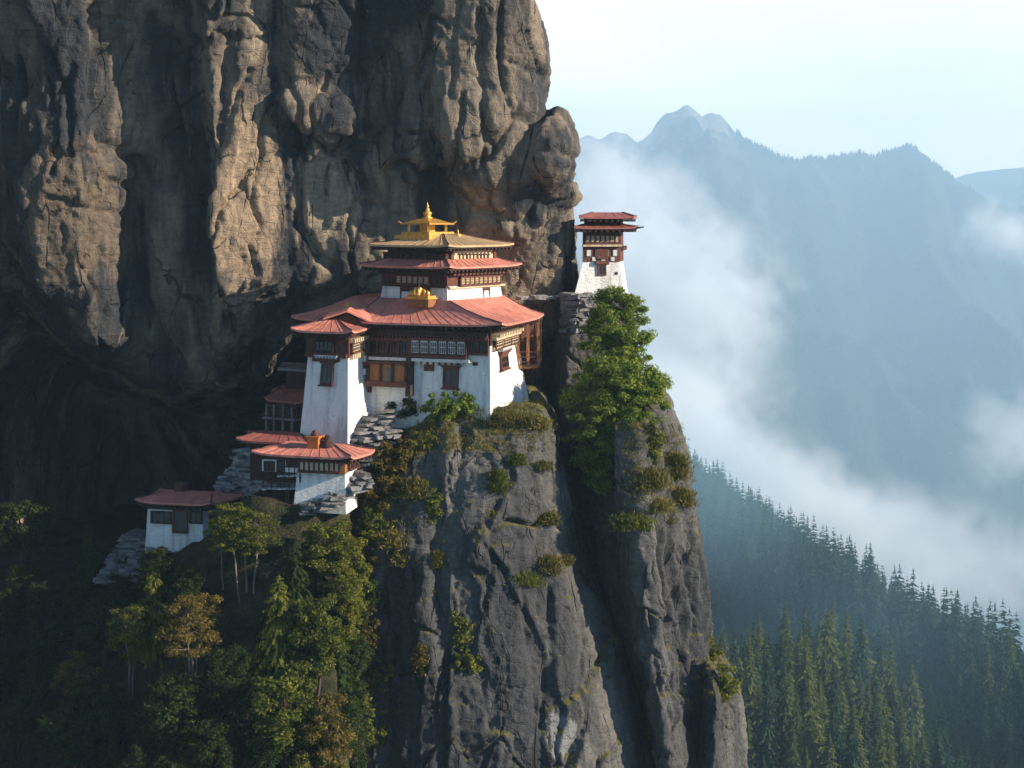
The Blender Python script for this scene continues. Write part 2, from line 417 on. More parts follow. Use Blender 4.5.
S = smin(S, ell(415, 140, 131.0, 2.0, 2.4, 4.5), 0.4)
V, Q = surface_nets(S, (x0, y0, z0), h)
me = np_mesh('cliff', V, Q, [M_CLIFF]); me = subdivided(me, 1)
CR = [([(22, 60), (15, 170), (22, 270), (60, 340)], 0.35, 1.2, 128),
      ([(100, 10), (96, 90), (104, 140), (122, 156), (128, 170)], 0.5, 1.6, 127),
      ([(48, 158), (90, 152), (124, 158)], 0.4, 0.9, 127),
      ([(178, 70), (184, 140), (182, 200), (188, 260), (192, 350)], 0.22, 0.9, 132),
      ([(236, 40), (229, 110), (212, 165), (203, 220), (206, 285), (222, 330)], 0.55, 1.6, 129),
      ([(128, 180), (132, 240), (140, 330)], 0.4, 1.2, 130),
      ([(158, 300), (172, 340), (176, 430), (172, 520)], 0.25, 0.9, 136),
      ([(272, 126), (296, 134), (300, 180), (296, 225), (318, 258), (332, 268)], 0.45, 1.5, 130.5),
      ([(325, 134), (352, 142), (358, 160)], 0.3, 0.9, 130),
      ([(345, 165), (368, 185), (385, 206), (360, 204)], 0.3, 0.9, 131),
      ([(362, 0), (360, 70), (366, 130)], 0.3, 1.2, 129),
      ([(428, 20), (424, 90), (430, 160)], 0.35, 1.4, 128.5),
      ([(389, 215), (388, 170), (398, 165)], 0.3, 1.0, 132),
      ([(396, 166), (432, 178), (470, 210), (520, 224), (545, 205)], 0.6, 1.3, 131.5),
      ([(465, 166), (490, 158), (510, 128), (520, 110)], 0.3, 0.9, 128.5),
      ([(505, 0), (498, 60), (505, 100), (515, 118)], 0.25, 0.9, 127.5),
      ([(548, 112), (535, 120), (520, 118)], 0.45, 1.0, 128.5),
      ([(582, 160), (560, 156), (545, 152)], 0.3, 0.5, 128.5),
      ([(95, 385), (120, 420), (160, 430)], 0.25, 0.7, 139)]
rc = random.Random(77)
for k in range(22):                                        # long joints running down the face
    a, b = rc.uniform(5, 530), rc.uniform(-20, 200); pts = [(a, b)]
    for q in range(rc.randint(3, 6)):
        a += rc.uniform(-11, 11) + rc.choice((-4, 0, 4)); b += rc.uniform(16, 38); pts.append((a, b))
    CR.append((pts, rc.uniform(0.15, 0.24), rc.uniform(0.5, 1.1), 129))
for k in range(12):                                        # short cross fractures
    a, b = rc.uniform(5, 520), rc.uniform(10, 290)
    CR.append(([(a, b), (a + rc.uniform(12, 24), b + rc.uniform(-5, 9)), (a + rc.uniform(28, 48), b + rc.uniform(-6, 18))], rc.uniform(0.14, 0.22), rc.uniform(0.4, 0.8), 129))
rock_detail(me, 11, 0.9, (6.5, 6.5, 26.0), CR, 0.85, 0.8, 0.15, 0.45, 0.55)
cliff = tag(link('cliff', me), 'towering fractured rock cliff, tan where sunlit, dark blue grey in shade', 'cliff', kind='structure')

# ------------------------------------------------------------------ crags: convex plans whose corners move with height
def crag(name, tracks, ztop, dom, h, mat, seed, amp, k=1.2, col=(4.0, 4.0, 14.0), cracks=None, label=None, extra=None, fine=0.9, med=0.85, step=0.2):
    x0, x1, y0, y1, z0, z1 = dom
    xs = np.arange(x0, x1, h); ys = np.arange(y0, y1, h); zs = np.arange(z0, z1, h)
    pts = []
    for rows_, pxs, Ys in tracks:
        zz = np.array([ZZ(r, Y) for r, Y in zip(rows_, Ys)]); xx = np.array([(p - CX) / F * Y for p, Y in zip(pxs, Ys)]); yy = np.array(Ys, float)
        o = np.argsort(zz); pts.append((np.interp(zs, zz[o], xx[o]), np.interp(zs, zz[o], yy[o])))
    S = None; n = len(pts)
    for i in range(n):
        ax, ay = pts[i]; bx, by = pts[(i + 1) % n]
        L = np.hypot(bx - ax, by - ay) + 1e-6
        nx, ny = (by - ay) / L, -(bx - ax) / L                   # outward for counter-clockwise plans seen from above
        d = ((xs[:, None, None] - ax) * nx + (ys[None, :, None] - ay) * ny).astype(np.float32)
        S = d if S is None else smax(S, d, k)
    zt = ztop(xs[:, None], ys[None, :])
    S = smax(S, ((zs[None, None, :] - zt[:, :, None]) * 0.8).astype(np.float32), 1.0)
    if extra is not None: S = extra(S, xs, ys, zs)
    V, Q = surface_nets(S, (x0, y0, z0), h)
    me = np_mesh(name, V, Q, [mat]); me = subdivided(me, 1)
    rock_detail(me, seed, amp, col, cracks, fine, med, step, 0.7, 0.7)
    return tag(link(name, me), label, 'crag', kind='structure')
rw = [395, 470, 520, 600, 700, 800]
def zt1(x, y):
    px = x / np.maximum(y, 1) * F + CX
    z = np.interp(px, [320, 345, 375, 392, 415, 440, 540, 560], [-27, -23.5, -20.2, -18.6, -17.0, -15.9, -15.6, -16.6])
    return z - 0.55 * np.clip(118 - y, 0, 30) + 0.0 * np.clip(y - 126, 0, 10)
crack1 = [([(430, 440), (436, 520), (445, 600), (452, 640)], 0.9, 0.9, 113), ([(428, 545), (438, 600), (446, 680), (440, 768)], 0.3, 0.8, 112),
          ([(548, 590), (552, 640), (545, 720)], 0.25, 0.7, 112), ([(480, 540), (520, 590), (545, 650)], 0.2, 0.4, 112),
          ([(380, 560), (388, 640), (380, 740)], 0.25, 0.7, 112), ([(545, 705), (585, 690), (610, 660)], 0.25, 0.6, 112)]
crag('crag', [(rw, [386, 352, 336, 318, 305, 290], [121, 121, 121, 121, 121, 121]),
              (rw, [402, 372, 352, 345, 350, 352], [115.5, 113.6, 112.8, 111.5, 110, 108.5]),
              (rw, [440, 432, 428, 425, 425, 425], [114.2, 113.2, 112.2, 111.3, 110, 108.5]),
              (rw, [470, 468, 466, 466, 470, 476], [113.6, 111.6, 110.8, 109.8, 108.2, 106.5]),
              (rw, [538, 548, 556, 576, 600, 622], [116.0, 115.5, 115.0, 114.0, 112.8, 111.5]),
              (rw, [550, 566, 580, 606, 640, 662], [122, 121, 120.5, 119.5, 118.5, 117.5]),
              (rw, [545, 560, 580, 600, 630, 650], [136, 136, 136, 136, 136, 136]),
              (rw, [400, 360, 345, 330, 318, 300], [136, 136, 136, 136, 136, 136])],
     zt1, (-21, 16, 100, 138, -52, -12), 0.32, M_CRAG, 21, 0.75, cracks=crack1, fine=0.8,
     label='broad grey rock crag that carries the red roofed temple')
rw = [405, 450, 500, 560, 620, 700, 800]
def zt2(x, y):
    px = x / np.maximum(y, 1) * F + CX
    return np.interp(px, [570, 590, 612, 640, 655, 666, 680, 694, 705, 720], [-19.5, -18.5, -17.3, -16.6, -15.6, -15.9, -18.6, -22.0, -24.5, -26]) - 0.25 * np.clip(117 - y, 0, 20)
crack2 = [([(655, 520), (662, 570), (668, 640)], 0.3, 0.9, 115), ([(676, 500), (672, 560), (690, 640), (684, 690)], 0.4, 1.1, 115), ([(640, 560), (655, 640), (650, 690)], 0.2, 0.5, 114),
          ([(694, 560), (700, 620), (698, 700)], 0.3, 0.9, 116)]
crag('crag', [(rw, [585, 580, 583, 592, 612, 640, 662], [125, 125, 124, 123, 122, 121, 120]),
              (rw, [612, 612, 618, 624, 634, 650, 668], [117.5, 117, 116, 115.5, 115, 114, 113]),
              (rw, [640, 641, 641, 642, 646, 656, 672], [115.5, 115, 114, 113.2, 112.6, 112, 111.3]),
              (rw, [667, 686, 697, 704, 711, 718, 722], [121, 120, 119.5, 119, 118.5, 118, 117]),
              (rw, [664, 682, 692, 700, 706, 713, 716], [130, 130, 130, 130, 130, 130, 130]),
              (rw, [580, 585, 590, 600, 615, 640, 660], [132, 132, 132, 132, 132, 132, 132])],
     zt2, (3, 22, 105, 134, -52, -12), 0.28, M_CRAG, 33, 0.75, k=0.7, col=(2.6, 2.6, 11.0), cracks=crack2,
     label='narrow rock crag with a sunlit right flank and grassy shoulder')
rw = [640, 700, 800]
crag('crag', [(rw, [700, 698, 690], [117, 116, 115]), (rw, [716, 716, 712], [114, 113, 112]), (rw, [736, 744, 750], [118, 117.5, 117]), (rw, [728, 736, 745], [124, 124, 124]), (rw, [700, 700, 700], [125, 125, 125])],
     lambda x, y: np.interp(x / np.maximum(y, 1) * F + CX, [695, 712, 730, 745], [-35.2, -36.6, -38.3, -40.0]), (13, 24, 108, 128, -54, -33), 0.25, M_CRAG, 45, 0.5, k=0.6, col=(2.2, 2.2, 7),
     label='small dark rock pinnacle at the foot of the sunlit crag')
rw = [290, 400, 500, 650, 800]
crag('crag', [(rw, [556, 550, 548, 560, 560], [136, 136, 136, 136, 136]), (rw, [566, 564, 560, 575, 590], [132.2, 130.5, 129.5, 129, 128]), (rw, [624, 632, 640, 650, 660], [132.6, 131, 130, 129, 128]), (rw, [632, 640, 650, 660, 680], [138, 138, 138, 138, 138]), (rw, [620, 630, 630, 640, 640], [146, 146, 146, 146, 146]), (rw, [555, 550, 550, 560, 560], [146, 146, 146, 146, 146])],
     lambda x, y: -7.35 + 0 * x + 0 * y, (3, 23, 124, 150, -54, -4), 0.35, M_CRAG, 57, 0.5, k=0.7,
     label='dark rock buttress under the white watchtower, behind the leafy tree')

# ------------------------------------------------------------------ wooded hillside on the left
def hill(x, y):
    x = np.asarray(x, float); y = np.asarray(y, float)
    px = x / y * F + CX
    z122 = np.interp(x, [-80, -44, -38, -31, -25, -19, -15.5, -13, -10.5, -8, -3], [-29, -31.0, -30.6, -29.2, -27.6, -24.8, -22.6, -23.0, -26.5, -36, -55])
    s = np.interp(y, [60, 100, 113, 122, 130, 160], [-58, -26, -11.5, 0, -0.5, -3])
    z = z122 + s
    for cx, cy, rx, ry, z0, sl in ((-17.2, 116.3, 5.0, 4.6, -22.3, 1.5), (-29.2, 121.5, 4.2, 3.2, -28.7, 1.2), (-22.5, 118.5, 4.0, 3.0, -27.2, 1.3)):
        d = np.maximum(0, np.hypot((x - cx) / rx, (y - cy) / ry) - 1) * min(rx, ry)
        z = np.maximum(z, z0 - sl * d)
    e = px - 343 - 7 * np.sin(y * 1.3 + 0.6 * x) - 5 * np.sin(y * 0.47)
    return z - np.where(e > 0, 0.75 * np.clip(e, 0, 60), 0)
hx = np.arange(-78, -2, 0.5); hy = np.arange(84, 172, 0.5)
GX, GY = np.meshgrid(hx, hy, indexing='ij')
pz = np.stack([GX.ravel() * 0.18, GY.ravel() * 0.18, 0 * GX.ravel()], 1)
HN = fbm(pz, 4, 91).reshape(GX.shape)
GZ = hill(GX, GY) + HN * 1.6
def hillz(x, y):
    p = np.array([[x * 0.18, y * 0.18, 0.0]]); return float(hill(x, y) + fbm(p, 4, 91)[0] * 1.6)
def grid_faces(n, m):
    i = np.arange(n - 1)[:, None] * m + np.arange(m - 1)[None, :]
    return np.stack([i, i + m, i + m + 1, i + 1], -1).reshape(-1, 4)
def ground_mat(name, stops, scale=0.6, bump=0.4):
    t = NT(name); v = t.coord('Object')
    n = t.noise(v, scale, 6, 0.65); n2 = t.noise(v, scale * 6, 4, 0.7)
    c = t.ramp(n, stops); c = t.mix(0.6, c, t.ramp(n2, [(0.3, 0.5), (0.7, 1.3)]), 'MULTIPLY')
    t.bsdf(c, 0.95, t.bump(t.math('ADD', n2, n), 0.8, bump / scale), spec=0.1); return t.m
M_HILL = ground_mat('forest_floor', [(0.3, (0.018, 0.022, 0.012)), (0.5, (0.045, 0.045, 0.022)), (0.72, (0.085, 0.075, 0.045))])
me = np_mesh('hillside', np.stack([GX, GY, GZ], -1).reshape(-1, 3), grid_faces(*GX.shape), [M_HILL])
tag(link('hillside', me), 'steep wooded hillside below the temple', 'hillside', kind='structure')

# ------------------------------------------------------------------ far forest slope, valley, mountains
crest = [(-80, 1150, -78), (45, 880, -132), (88, 700, -148), (112, 600, -152), (137, 500, -155), (155, 430, -155), (190, 300, -160), (230, 150, -180)]
spur = [(150, 470, -182), (95, 425, -152), (52, 352, -127), (60, 335, -131), (75, 300, -141), (95, 262, -160), (120, 215, -195)]
def seg_min(X, Yv, poly):
    best = np.full(X.shape, 1e9); zc = np.zeros(X.shape); side = np.zeros(X.shape)
    for a, b in zip(poly[:-1], poly[1:]):
        ab = np.array([b[0] - a[0], b[1] - a[1]], float)
        t = np.clip(((X - a[0]) * ab[0] + (Yv - a[1]) * ab[1]) / (ab @ ab), 0, 1)
        dx = X - (a[0] + t * ab[0]); dy = Yv - (a[1] + t * ab[1]); d = np.hypot(dx, dy)
        m = d < best
        best = np.where(m, d, best); zc = np.where(m, a[2] + t * (b[2] - a[2]), zc); side = np.where(m, ab[0] * dy - ab[1] * dx, side)
    return best, zc, side
def forest_z(X, Yv):
    X = np.asarray(X, float); Yv = np.asarray(Yv, float)
    d, zc, sd = seg_min(X, Yv, crest)
    z = zc - np.where(sd < 0, 0.66, 0.75) * np.sqrt(d * d + 60) + 12
    d2, zc2, _ = seg_min(X, Yv, spur)
    z2 = zc2 - 0.62 * np.sqrt(d2 * d2 + 40) + 11
    z = np.maximum(z, z2)
    p = np.stack([X.ravel() * 0.02, Yv.ravel() * 0.02, 0 * X.ravel()], 1)
    return np.maximum(z + 6 * fbm(p, 3, 5).reshape(X.shape), -1880)
gx = np.concatenate([np.arange(-2600, -500, 70.0), np.arange(-500, 900, 7.0), np.arange(900, 3300, 70.0)]); gy = np.concatenate([np.arange(-2300, 90, 70.0), np.arange(90, 1300, 7.0), np.arange(1300, 3600, 70.0)])
X, Yv = np.meshgrid(gx, gy, indexing='ij'); Z = forest_z(X, Yv)
M_SLOPE = ground_mat('slope_floor', [(0.3, (0.012, 0.020, 0.014)), (0.6, (0.030, 0.036, 0.020))], 0.05, 0.3)
me = np_mesh('hillside', np.stack([X, Yv, Z], -1).reshape(-1, 3), grid_faces(*X.shape), [M_SLOPE])
tag(link('hillside', me), 'conifer covered ridge sinking into the misty valley', 'hillside', kind='structure')

def mountain(name, prof, Y0, drop, slope, width, mat, label, rough, step=26.0, seed=3):
    pxs = np.array([p[0] for p in prof]); pys = np.array([p[1] for p in prof])
    xa, xb = (pxs[0] - CX) / F * Y0, (pxs[-1] - CX) / F * Y0
    gx = np.arange(xa, xb, step); gd = np.concatenate([np.arange(-width * 0.45, 0, step * 1.6), np.arange(0, width, step)])
    X, Dd = np.meshgrid(gx, gd, indexing='ij')
    cz = np.interp(gx, (pxs - CX) / F * Y0, -(pys - HY) / F * Y0)
    cz = cz + rough * (0.16 * fbm(np.stack([gx / 260, 0 * gx, 0 * gx], 1), 4, seed + 2) + 0.12 * fbm(np.stack([gx / 70, 0 * gx, 0 * gx], 1), 2, seed + 6))
    p = np.stack([X.ravel() / 1000, Dd.ravel() / 1000, 0 * X.ravel()], 1)
    n = fbm(p, 5, seed).reshape(X.shape); rg = (1 - np.abs(fbm(p * np.array([1.6, 0.7, 1]), 4, seed + 9).reshape(X.shape))) ** 2
    ad = np.abs(Dd)
    Z = cz[:, None] - ad * slope * np.where(Dd < 0, 1.2, 1) + (n * rough + (rg - 0.6) * rough * 1.5) * np.clip(ad / 600, 0, 1)
    Z = np.maximum(Z, -drop)
    Yv = Y0 - Dd + 140 * fbm(p * 0.7 + 3, 2, seed + 4).reshape(X.shape) * np.clip(ad / 480, 0, 1)
    me = np_mesh(name, np.stack([X, Yv, Z], -1).reshape(-1, 3), grid_faces(*X.shape)[:, ::-1], [mat])
    return tag(link(name, me), label, 'mountain', kind='structure'), (gx, cz)
tm = NT('mountain_forest'); v = tm.coord('Object')
g = tm.n('ShaderNodeNewGeometry'); nz = tm.n('ShaderNodeSeparateXYZ', {0: g.outputs['Normal']}).outputs['Z']
hz = tm.n('ShaderNodeSeparateXYZ', {0: v}).outputs['Z']
nn = tm.noise(v, 0.0026, 9, 0.7); n2 = tm.noise(v, 0.022, 5, 0.7)
cc = tm.ramp(nn, [(0.35, (0.018, 0.032, 0.022)), (0.65, (0.05, 0.06, 0.035))])
cc = tm.mix(0.7, cc, tm.ramp(n2, [(0.3, 0.5), (0.7, 1.4)]), 'MULTIPLY')
rk = tm.math('ADD', tm.math('MULTIPLY', hz, 0.0021), tm.math('MULTIPLY', tm.math('SUBTRACT', nn, 0.5), 2.0))
cc = tm.mix(tm.ramp(rk, [(0.95, 0.0), (1.15, 1.0)]), cc, (0.20, 0.18, 0.16))
tm.bsdf(cc, 0.95, tm.bump(tm.math('ADD', n2, tm.math('MULTIPLY', nn, 2.0)), 1.0, 50.0), spec=0.1)
M_MTN = tm.m
prof1 = [(300, 205), (440, 160), (545, 140), (575, 142), (612, 138), (640, 138), (650, 130), (657, 116), (668, 109), (676, 112), (684, 107), (694, 109), (702, 118), (712, 116), (722, 122), (733, 138), (746, 148), (770, 158), (790, 164), (820, 166), (850, 162), (880, 155), (900, 152), (915, 156), (926, 166), (945, 178), (965, 188), (985, 200), (1005, 206), (1030, 218), (1090, 245), (1200, 300)]
mtn, (mgx, mcz) = mountain('mountain', prof1, 8000.0, 1950, 0.60, 4300, M_MTN, 'blue wooded mountain with a notched rocky summit beyond the mist', 270)
prof2 = [(820, 200), (900, 186), (950, 178), (985, 171), (1024, 168), (1100, 160), (1250, 185), (1400, 215)]
mountain('mountain', prof2, 10600.0, 1950, 0.45, 3200, M_MTN, 'palest mountain ridge at the far right edge of the sky', 200, 90.0, 8)
gx = np.linspace(-15000, 15000, 160); gy = np.concatenate([np.linspace(-2500, 12300, 160)])
X, Yv = np.meshgrid(gx, gy, indexing='ij')
Z = -1900 + 40 * fbm(np.stack([X.ravel() / 900, Yv.ravel() / 900, 0 * X.ravel()], 1), 3, 2).reshape(X.shape)
me = np_mesh('ground', np.stack([X, Yv, Z], -1).reshape(-1, 3), grid_faces(*X.shape), [M_MTN])
tag(link('ground', me), 'wooded valley floor far below', 'ground', kind='structure')

# ------------------------------------------------------------------ haze and mist
def vol_box(name, a, b, density, color, aniso=0.0):
    bm = bmesh.new(); bmesh.ops.create_cube(bm, size=1.0)
    for vv in bm.verts:
        vv.co = Vector([a[i] + (vv.co[i] + 0.5) * (b[i] - a[i]) for i in range(3)])
    me = bpy.data.meshes.new(name); bm.to_mesh(me); bm.free()
    t = NT(name + '_air')
    pv = t.n('ShaderNodeVolumePrincipled', {'Color': (*color, 1), 'Density': density, 'Anisotropy': aniso})
    t.t.links.new(pv.outputs[0], t.out.inputs['Volume']); me.materials.append(t.m)
    return link(name, me)
haze = vol_box('haze', (-15500, -2600, -2000), (15500, 12600, 900), 0.00014, (0.56, 0.82, 1.0))
tag(haze, 'thin blue mountain haze filling the valley', 'haze', kind='stuff')

def mist(loc, rad, rot, density, seed, label, edge=1.15, nscale=1.6, col=(0.92, 0.97, 1.0)):
    bm = bmesh.new(); bmesh.ops.create_icosphere(bm, subdivisions=4, radius=1.0)
    me = bpy.data.meshes.new('mist_bank'); bm.to_mesh(me); bm.free()
    o = link('mist_bank', me, None, loc); o.scale = rad; o.rotation_euler = rot
    t = NT('mist_air')
    v = t.coord('Object', (1, 1, 1))
    L = t.n('ShaderNodeVectorMath', {0: v}, operation='LENGTH').outputs['Value']
    v2 = t.coord('Object', tuple(r / max(rad) for r in rad), (seed * 3.1, seed * 1.7, seed))
    n = t.noise(v2, nscale * 2.3, 7, 0.62, 0.5)
    k = t.math('ADD', t.math('SUBTRACT', 1.0, L), t.math('MULTIPLY', t.math('SUBTRACT', n, 0.58), edge * 2.4))
    fall = t.ramp(L, [(0.55, 1.0), (0.98, 0.0)])
    d = t.math('MULTIPLY', t.ramp(k, [(0.12, 0.0), (0.85, 1.0)]), fall)
    d = t.math('MULTIPLY', d, density)
    pv = t.n('ShaderNodeVolumePrincipled', {'Color': (*col, 1), 'Density': d, 'Anisotropy': 0.15})
    t.t.links.new(pv.outputs[0], t.out.inputs['Volume']); me.materials.append(t.m)
    return tag(o, label, 'mist', kind='stuff')
def mist_px(px, py, Y, rpx, rpy, rd, tilt, density, seed, label, **kw):
    return mist(P(px, py, Y), (rpx / F * Y, rd, rpy / F * Y), (0, math.radians(tilt), 0), density, seed, label, **kw)
mist_px(662, 300, 1700, 165, 215, 260, -20, 0.021, 1, 'tall column of white mist rising beside the watchtower')
mist_px(800, 500, 1350, 290, 85, 200, 30, 0.020, 4, 'white mist sliding down behind the conifer ridge')
mist_px(960, 555, 1250, 180, 90, 190, 20, 0.009, 6, 'low mist bank behind the nearest conifers at the right edge')
mist_px(1010, 235, 2200, 80, 48, 200, 20, 0.009, 9, 'small cloud wisp against the mountain flank at the right edge')
mist_px(1015, 440, 1900, 80, 70, 200, -20, 0.008, 12, 'loose mist curl at right, below the mountain flank')
mist_px(600, 195, 2100, 95, 95, 220, 0, 0.014, 15, 'mist veil hiding the mountain beside the round boulder')
mist_px(670, 420, 1500, 140, 110, 200, 20, 0.020, 18, 'mist pooled beyond the leafy trees of the narrow crag')
mist_px(700, 490, 600, 160, 130, 150, 20, 0.0030, 21, 'thin blue mist veil over the upper end of the conifer ridge', edge=0.3, col=(0.50, 0.82, 1.0))
mist_px(880, 640, 430, 300, 230, 110, 20, 0.0011, 24, 'faint blue air hanging among the nearer conifers', edge=0.2, col=(0.40, 0.78, 1.0))
# ------------------------------------------------------------------ building materials
def paint(name, col, var=0.25, rough=0.7, scale=1.5, bump=0.15, bscale=4.0, stretch=(1, 1, 1), dirt=None, metal=0.0, spec=0.3):
    t = NT(name); v = t.coord('Object', stretch)
    n = t.noise(v, scale, 5, 0.65); n2 = t.noise(v, bscale, 4, 0.6)
    c = t.mix(1.0, col, t.ramp(n, [(0.3, 1 - var), (0.7, 1 + var * 0.35)]), 'MULTIPLY')
    if dirt: c = t.mix(t.ramp(t.noise(t.coord('Object', (1, 1, 0.3), (3, 1, 9)), scale * 0.8, 6, 0.7), [(0.52, 0.0), (0.72, dirt[1])]), c, dirt[0])
    t.bsdf(c, rough, t.bump(t.math('ADD', n2, n), 0.7, bump), metal, spec); return t.m
t = NT('whitewash'); v = t.coord('Object')
n = t.noise(v, 0.7, 6, 0.65); bs = t.noise(t.coord('Object', (1.2, 1.2, 4.0)), 1.8, 5, 0.65)
spk = t.noise(t.coord('Object', (1, 1, 2.4)), 3.2, 4, 0.6)
c = t.mix(t.ramp(n, [(0.35, 0.0), (0.8, 0.6)]), (0.83, 0.81, 0.77), (0.60, 0.58, 0.53))
c = t.mix(t.ramp(spk, [(0.62, 0.0), (0.72, 0.6)]), c, (0.24, 0.22, 0.20))
st = t.noise(t.coord('Object', (1, 1, 0.12)), 1.6, 4, 0.6)
c = t.mix(t.ramp(st, [(0.48, 0.0), (0.72, 0.75)]), c, (0.33, 0.31, 0.28))
t.bsdf(c, 0.92, t.bump(t.math('ADD', t.math('MULTIPLY', bs, 1.0), t.math('MULTIPLY', spk, -0.6)), 0.9, 0.16), spec=0.15)
M_WHITE = t.m
M_DARK = paint('dark_timber', (0.050, 0.024, 0.017), 0.4, 0.75, 2.0, 0.1)
M_RED = paint('red_brown_timber', (0.125, 0.042, 0.027), 0.4, 0.7, 2.0, 0.1, dirt=((0.06, 0.03, 0.02), 0.7))
M_ORANGE = paint('orange_timber', (0.33, 0.135, 0.05), 0.45, 0.7, 3.0, 0.1, stretch=(3, 3, 0.5), dirt=((0.09, 0.04, 0.02), 0.7))
M_ROOF = paint('red_roof_sheet', (0.64, 0.24, 0.175), 0.35, 0.6, 0.9, 0.06, 3.0, dirt=((0.22, 0.095, 0.075), 0.9))
M_ROOFD = paint('worn_red_roof_sheet', (0.34, 0.11, 0.085), 0.35, 0.6, 0.7, 0.05, 3.0, dirt=((0.13, 0.07, 0.06), 0.7))
M_TAN = paint('gilded_roof_sheet', (0.50, 0.345, 0.19), 0.3, 0.5, 0.8, 0.03, dirt=((0.33, 0.22, 0.13), 0.6))
M_GOLD = paint('gilt', (0.74, 0.40, 0.085), 0.4, 0.42, 3.0, 0.03, metal=0.55, spec=0.5)
M_CREAM = paint('cream_paint', (0.58, 0.45, 0.29), 0.35, 0.8, 3.0, 0.05, dirt=((0.25, 0.13, 0.08), 0.7))
M_PALE = paint('pale_paint', (0.56, 0.55, 0.52), 0.35, 0.8, 3.0, 0.05)
M_SEAM = paint('roof_seam', (0.13, 0.05, 0.045), 0.3, 0.6)
M_STONE = paint('dry_stone', (0.22, 0.215, 0.21), 0.6, 0.9, 0.9, 0.2, 4.0, dirt=((0.07, 0.07, 0.065), 0.9))
M_STONEW = paint('limewashed_stone', (0.42, 0.42, 0.41), 0.6, 0.9, 0.9, 0.2, 4.0, dirt=((0.09, 0.09, 0.085), 0.9))
M_PANE = NT('window_glass'); M_PANE.bsdf((0.012, 0.014, 0.018), 0.18, spec=0.5); M_PANE = M_PANE.m

# ------------------------------------------------------------------ mesh builder
class MB:
    def __init__(self): self.v = []; self.f = []
    def hexa(self, p):                                    # p: 4 bottom (ccw from above) + 4 top
        b = len(self.v); self.v += [tuple(q) for q in p]
        for q in ((3, 2, 1, 0), (4, 5, 6, 7), (0, 1, 5, 4), (1, 2, 6, 5), (2, 3, 7, 6), (3, 0, 4, 7)):
            self.f.append(tuple(b + k for k in q))
    def box(self, c, s, rz=0.0):
        ca, sa = math.cos(rz), math.sin(rz); pts = []
        for dz in (-.5, .5):
            for dx, dy in ((-.5, -.5), (.5, -.5), (.5, .5), (-.5, .5)):
                x, y = dx * s[0], dy * s[1]
                pts.append((c[0] + x * ca - y * sa, c[1] + x * sa + y * ca, c[2] + dz * s[2]))
        self.hexa(pts)
    def prism(self, lo, hi):                              # lo / hi: ccw lists of 3-D points
        b = len(self.v); n = len(lo); self.v += [tuple(q) for q in lo] + [tuple(q) for q in hi]
        self.f.append(tuple(b + k for k in reversed(range(n)))); self.f.append(tuple(b + n + k for k in range(n)))
        for k in range(n):
            j = (k + 1) % n; self.f.append((b + k, b + j, b + n + j, b + n + k))
    def tube(self, pts, r0, r1, n=7):
        pts = [Vector(p) for p in pts]; b = len(self.v); m = len(pts)
        for i, p in enumerate(pts):
            d = (pts[min(i + 1, m - 1)] - pts[max(i - 1, 0)]).normalized()
            a = d.cross(Vector((0.31, 0.87, 0.2))).normalized(); c = d.cross(a)
            r = r0 + (r1 - r0) * i / max(1, m - 1)
            for k in range(n):
                an = 2 * math.pi * k / n; self.v.append(tuple(p + a * math.cos(an) * r + c * math.sin(an) * r))
        for i in range(m - 1):
            for k in range(n):
                j = (k + 1) % n; self.f.append((b + i * n + k, b + i * n + j, b + (i + 1) * n + j, b + (i + 1) * n + k))
        self.f.append(tuple(b + k for k in reversed(range(n)))); self.f.append(tuple(b + (m - 1) * n + k for k in range(n)))
    def lathe(self, c, prof, n=16):                       # prof: (r, z) from bottom to top
        b = len(self.v); c = Vector(c)
        for r, z in prof:
            for k in range(n):
                an = 2 * math.pi * k / n; self.v.append((c.x + r * math.cos(an), c.y + r * math.sin(an), c.z + z))
        m = len(prof)
        for i in range(m - 1):
            for k in range(n):
                j = (k + 1) % n; self.f.append((b + i * n + k, b + i * n + j, b + (i + 1) * n + j, b + (i + 1) * n + k))
        self.f.append(tuple(b + k for k in reversed(range(n)))); self.f.append(tuple(b + (m - 1) * n + k for k in range(n)))
    def build(self, name, mat, parent, org, smooth=False, bevel=0.0):
        me = bpy.data.meshes.new(name); o = Vector(org)
        me.from_pydata([tuple(Vector(q) - o) for q in self.v], [], self.f); me.materials.append(mat)
        if smooth:
            for p in me.polygons: p.use_smooth = True
        me.update()
        return link(name, me, parent)
def offs(poly, d):
    """offset a ccw plan polygon outwards"""
    n = len(poly); r = []
    for i in range(n):
        p0, p1, p2 = Vector(poly[i - 1]), Vector(poly[i]), Vector(poly[(i + 1) % n])
        a = (p1 - p0).normalized(); b = (p2 - p1).normalized()
        n1 = Vector((a.y, -a.x)); n2 = Vector((b.y, -b.x)); m = (n1 + n2).normalized()
        r.append(tuple(p1 + m * d / max(0.4, m.dot(n1))))
    return r
def z3(poly, z): return [(p[0], p[1], z) for p in poly]
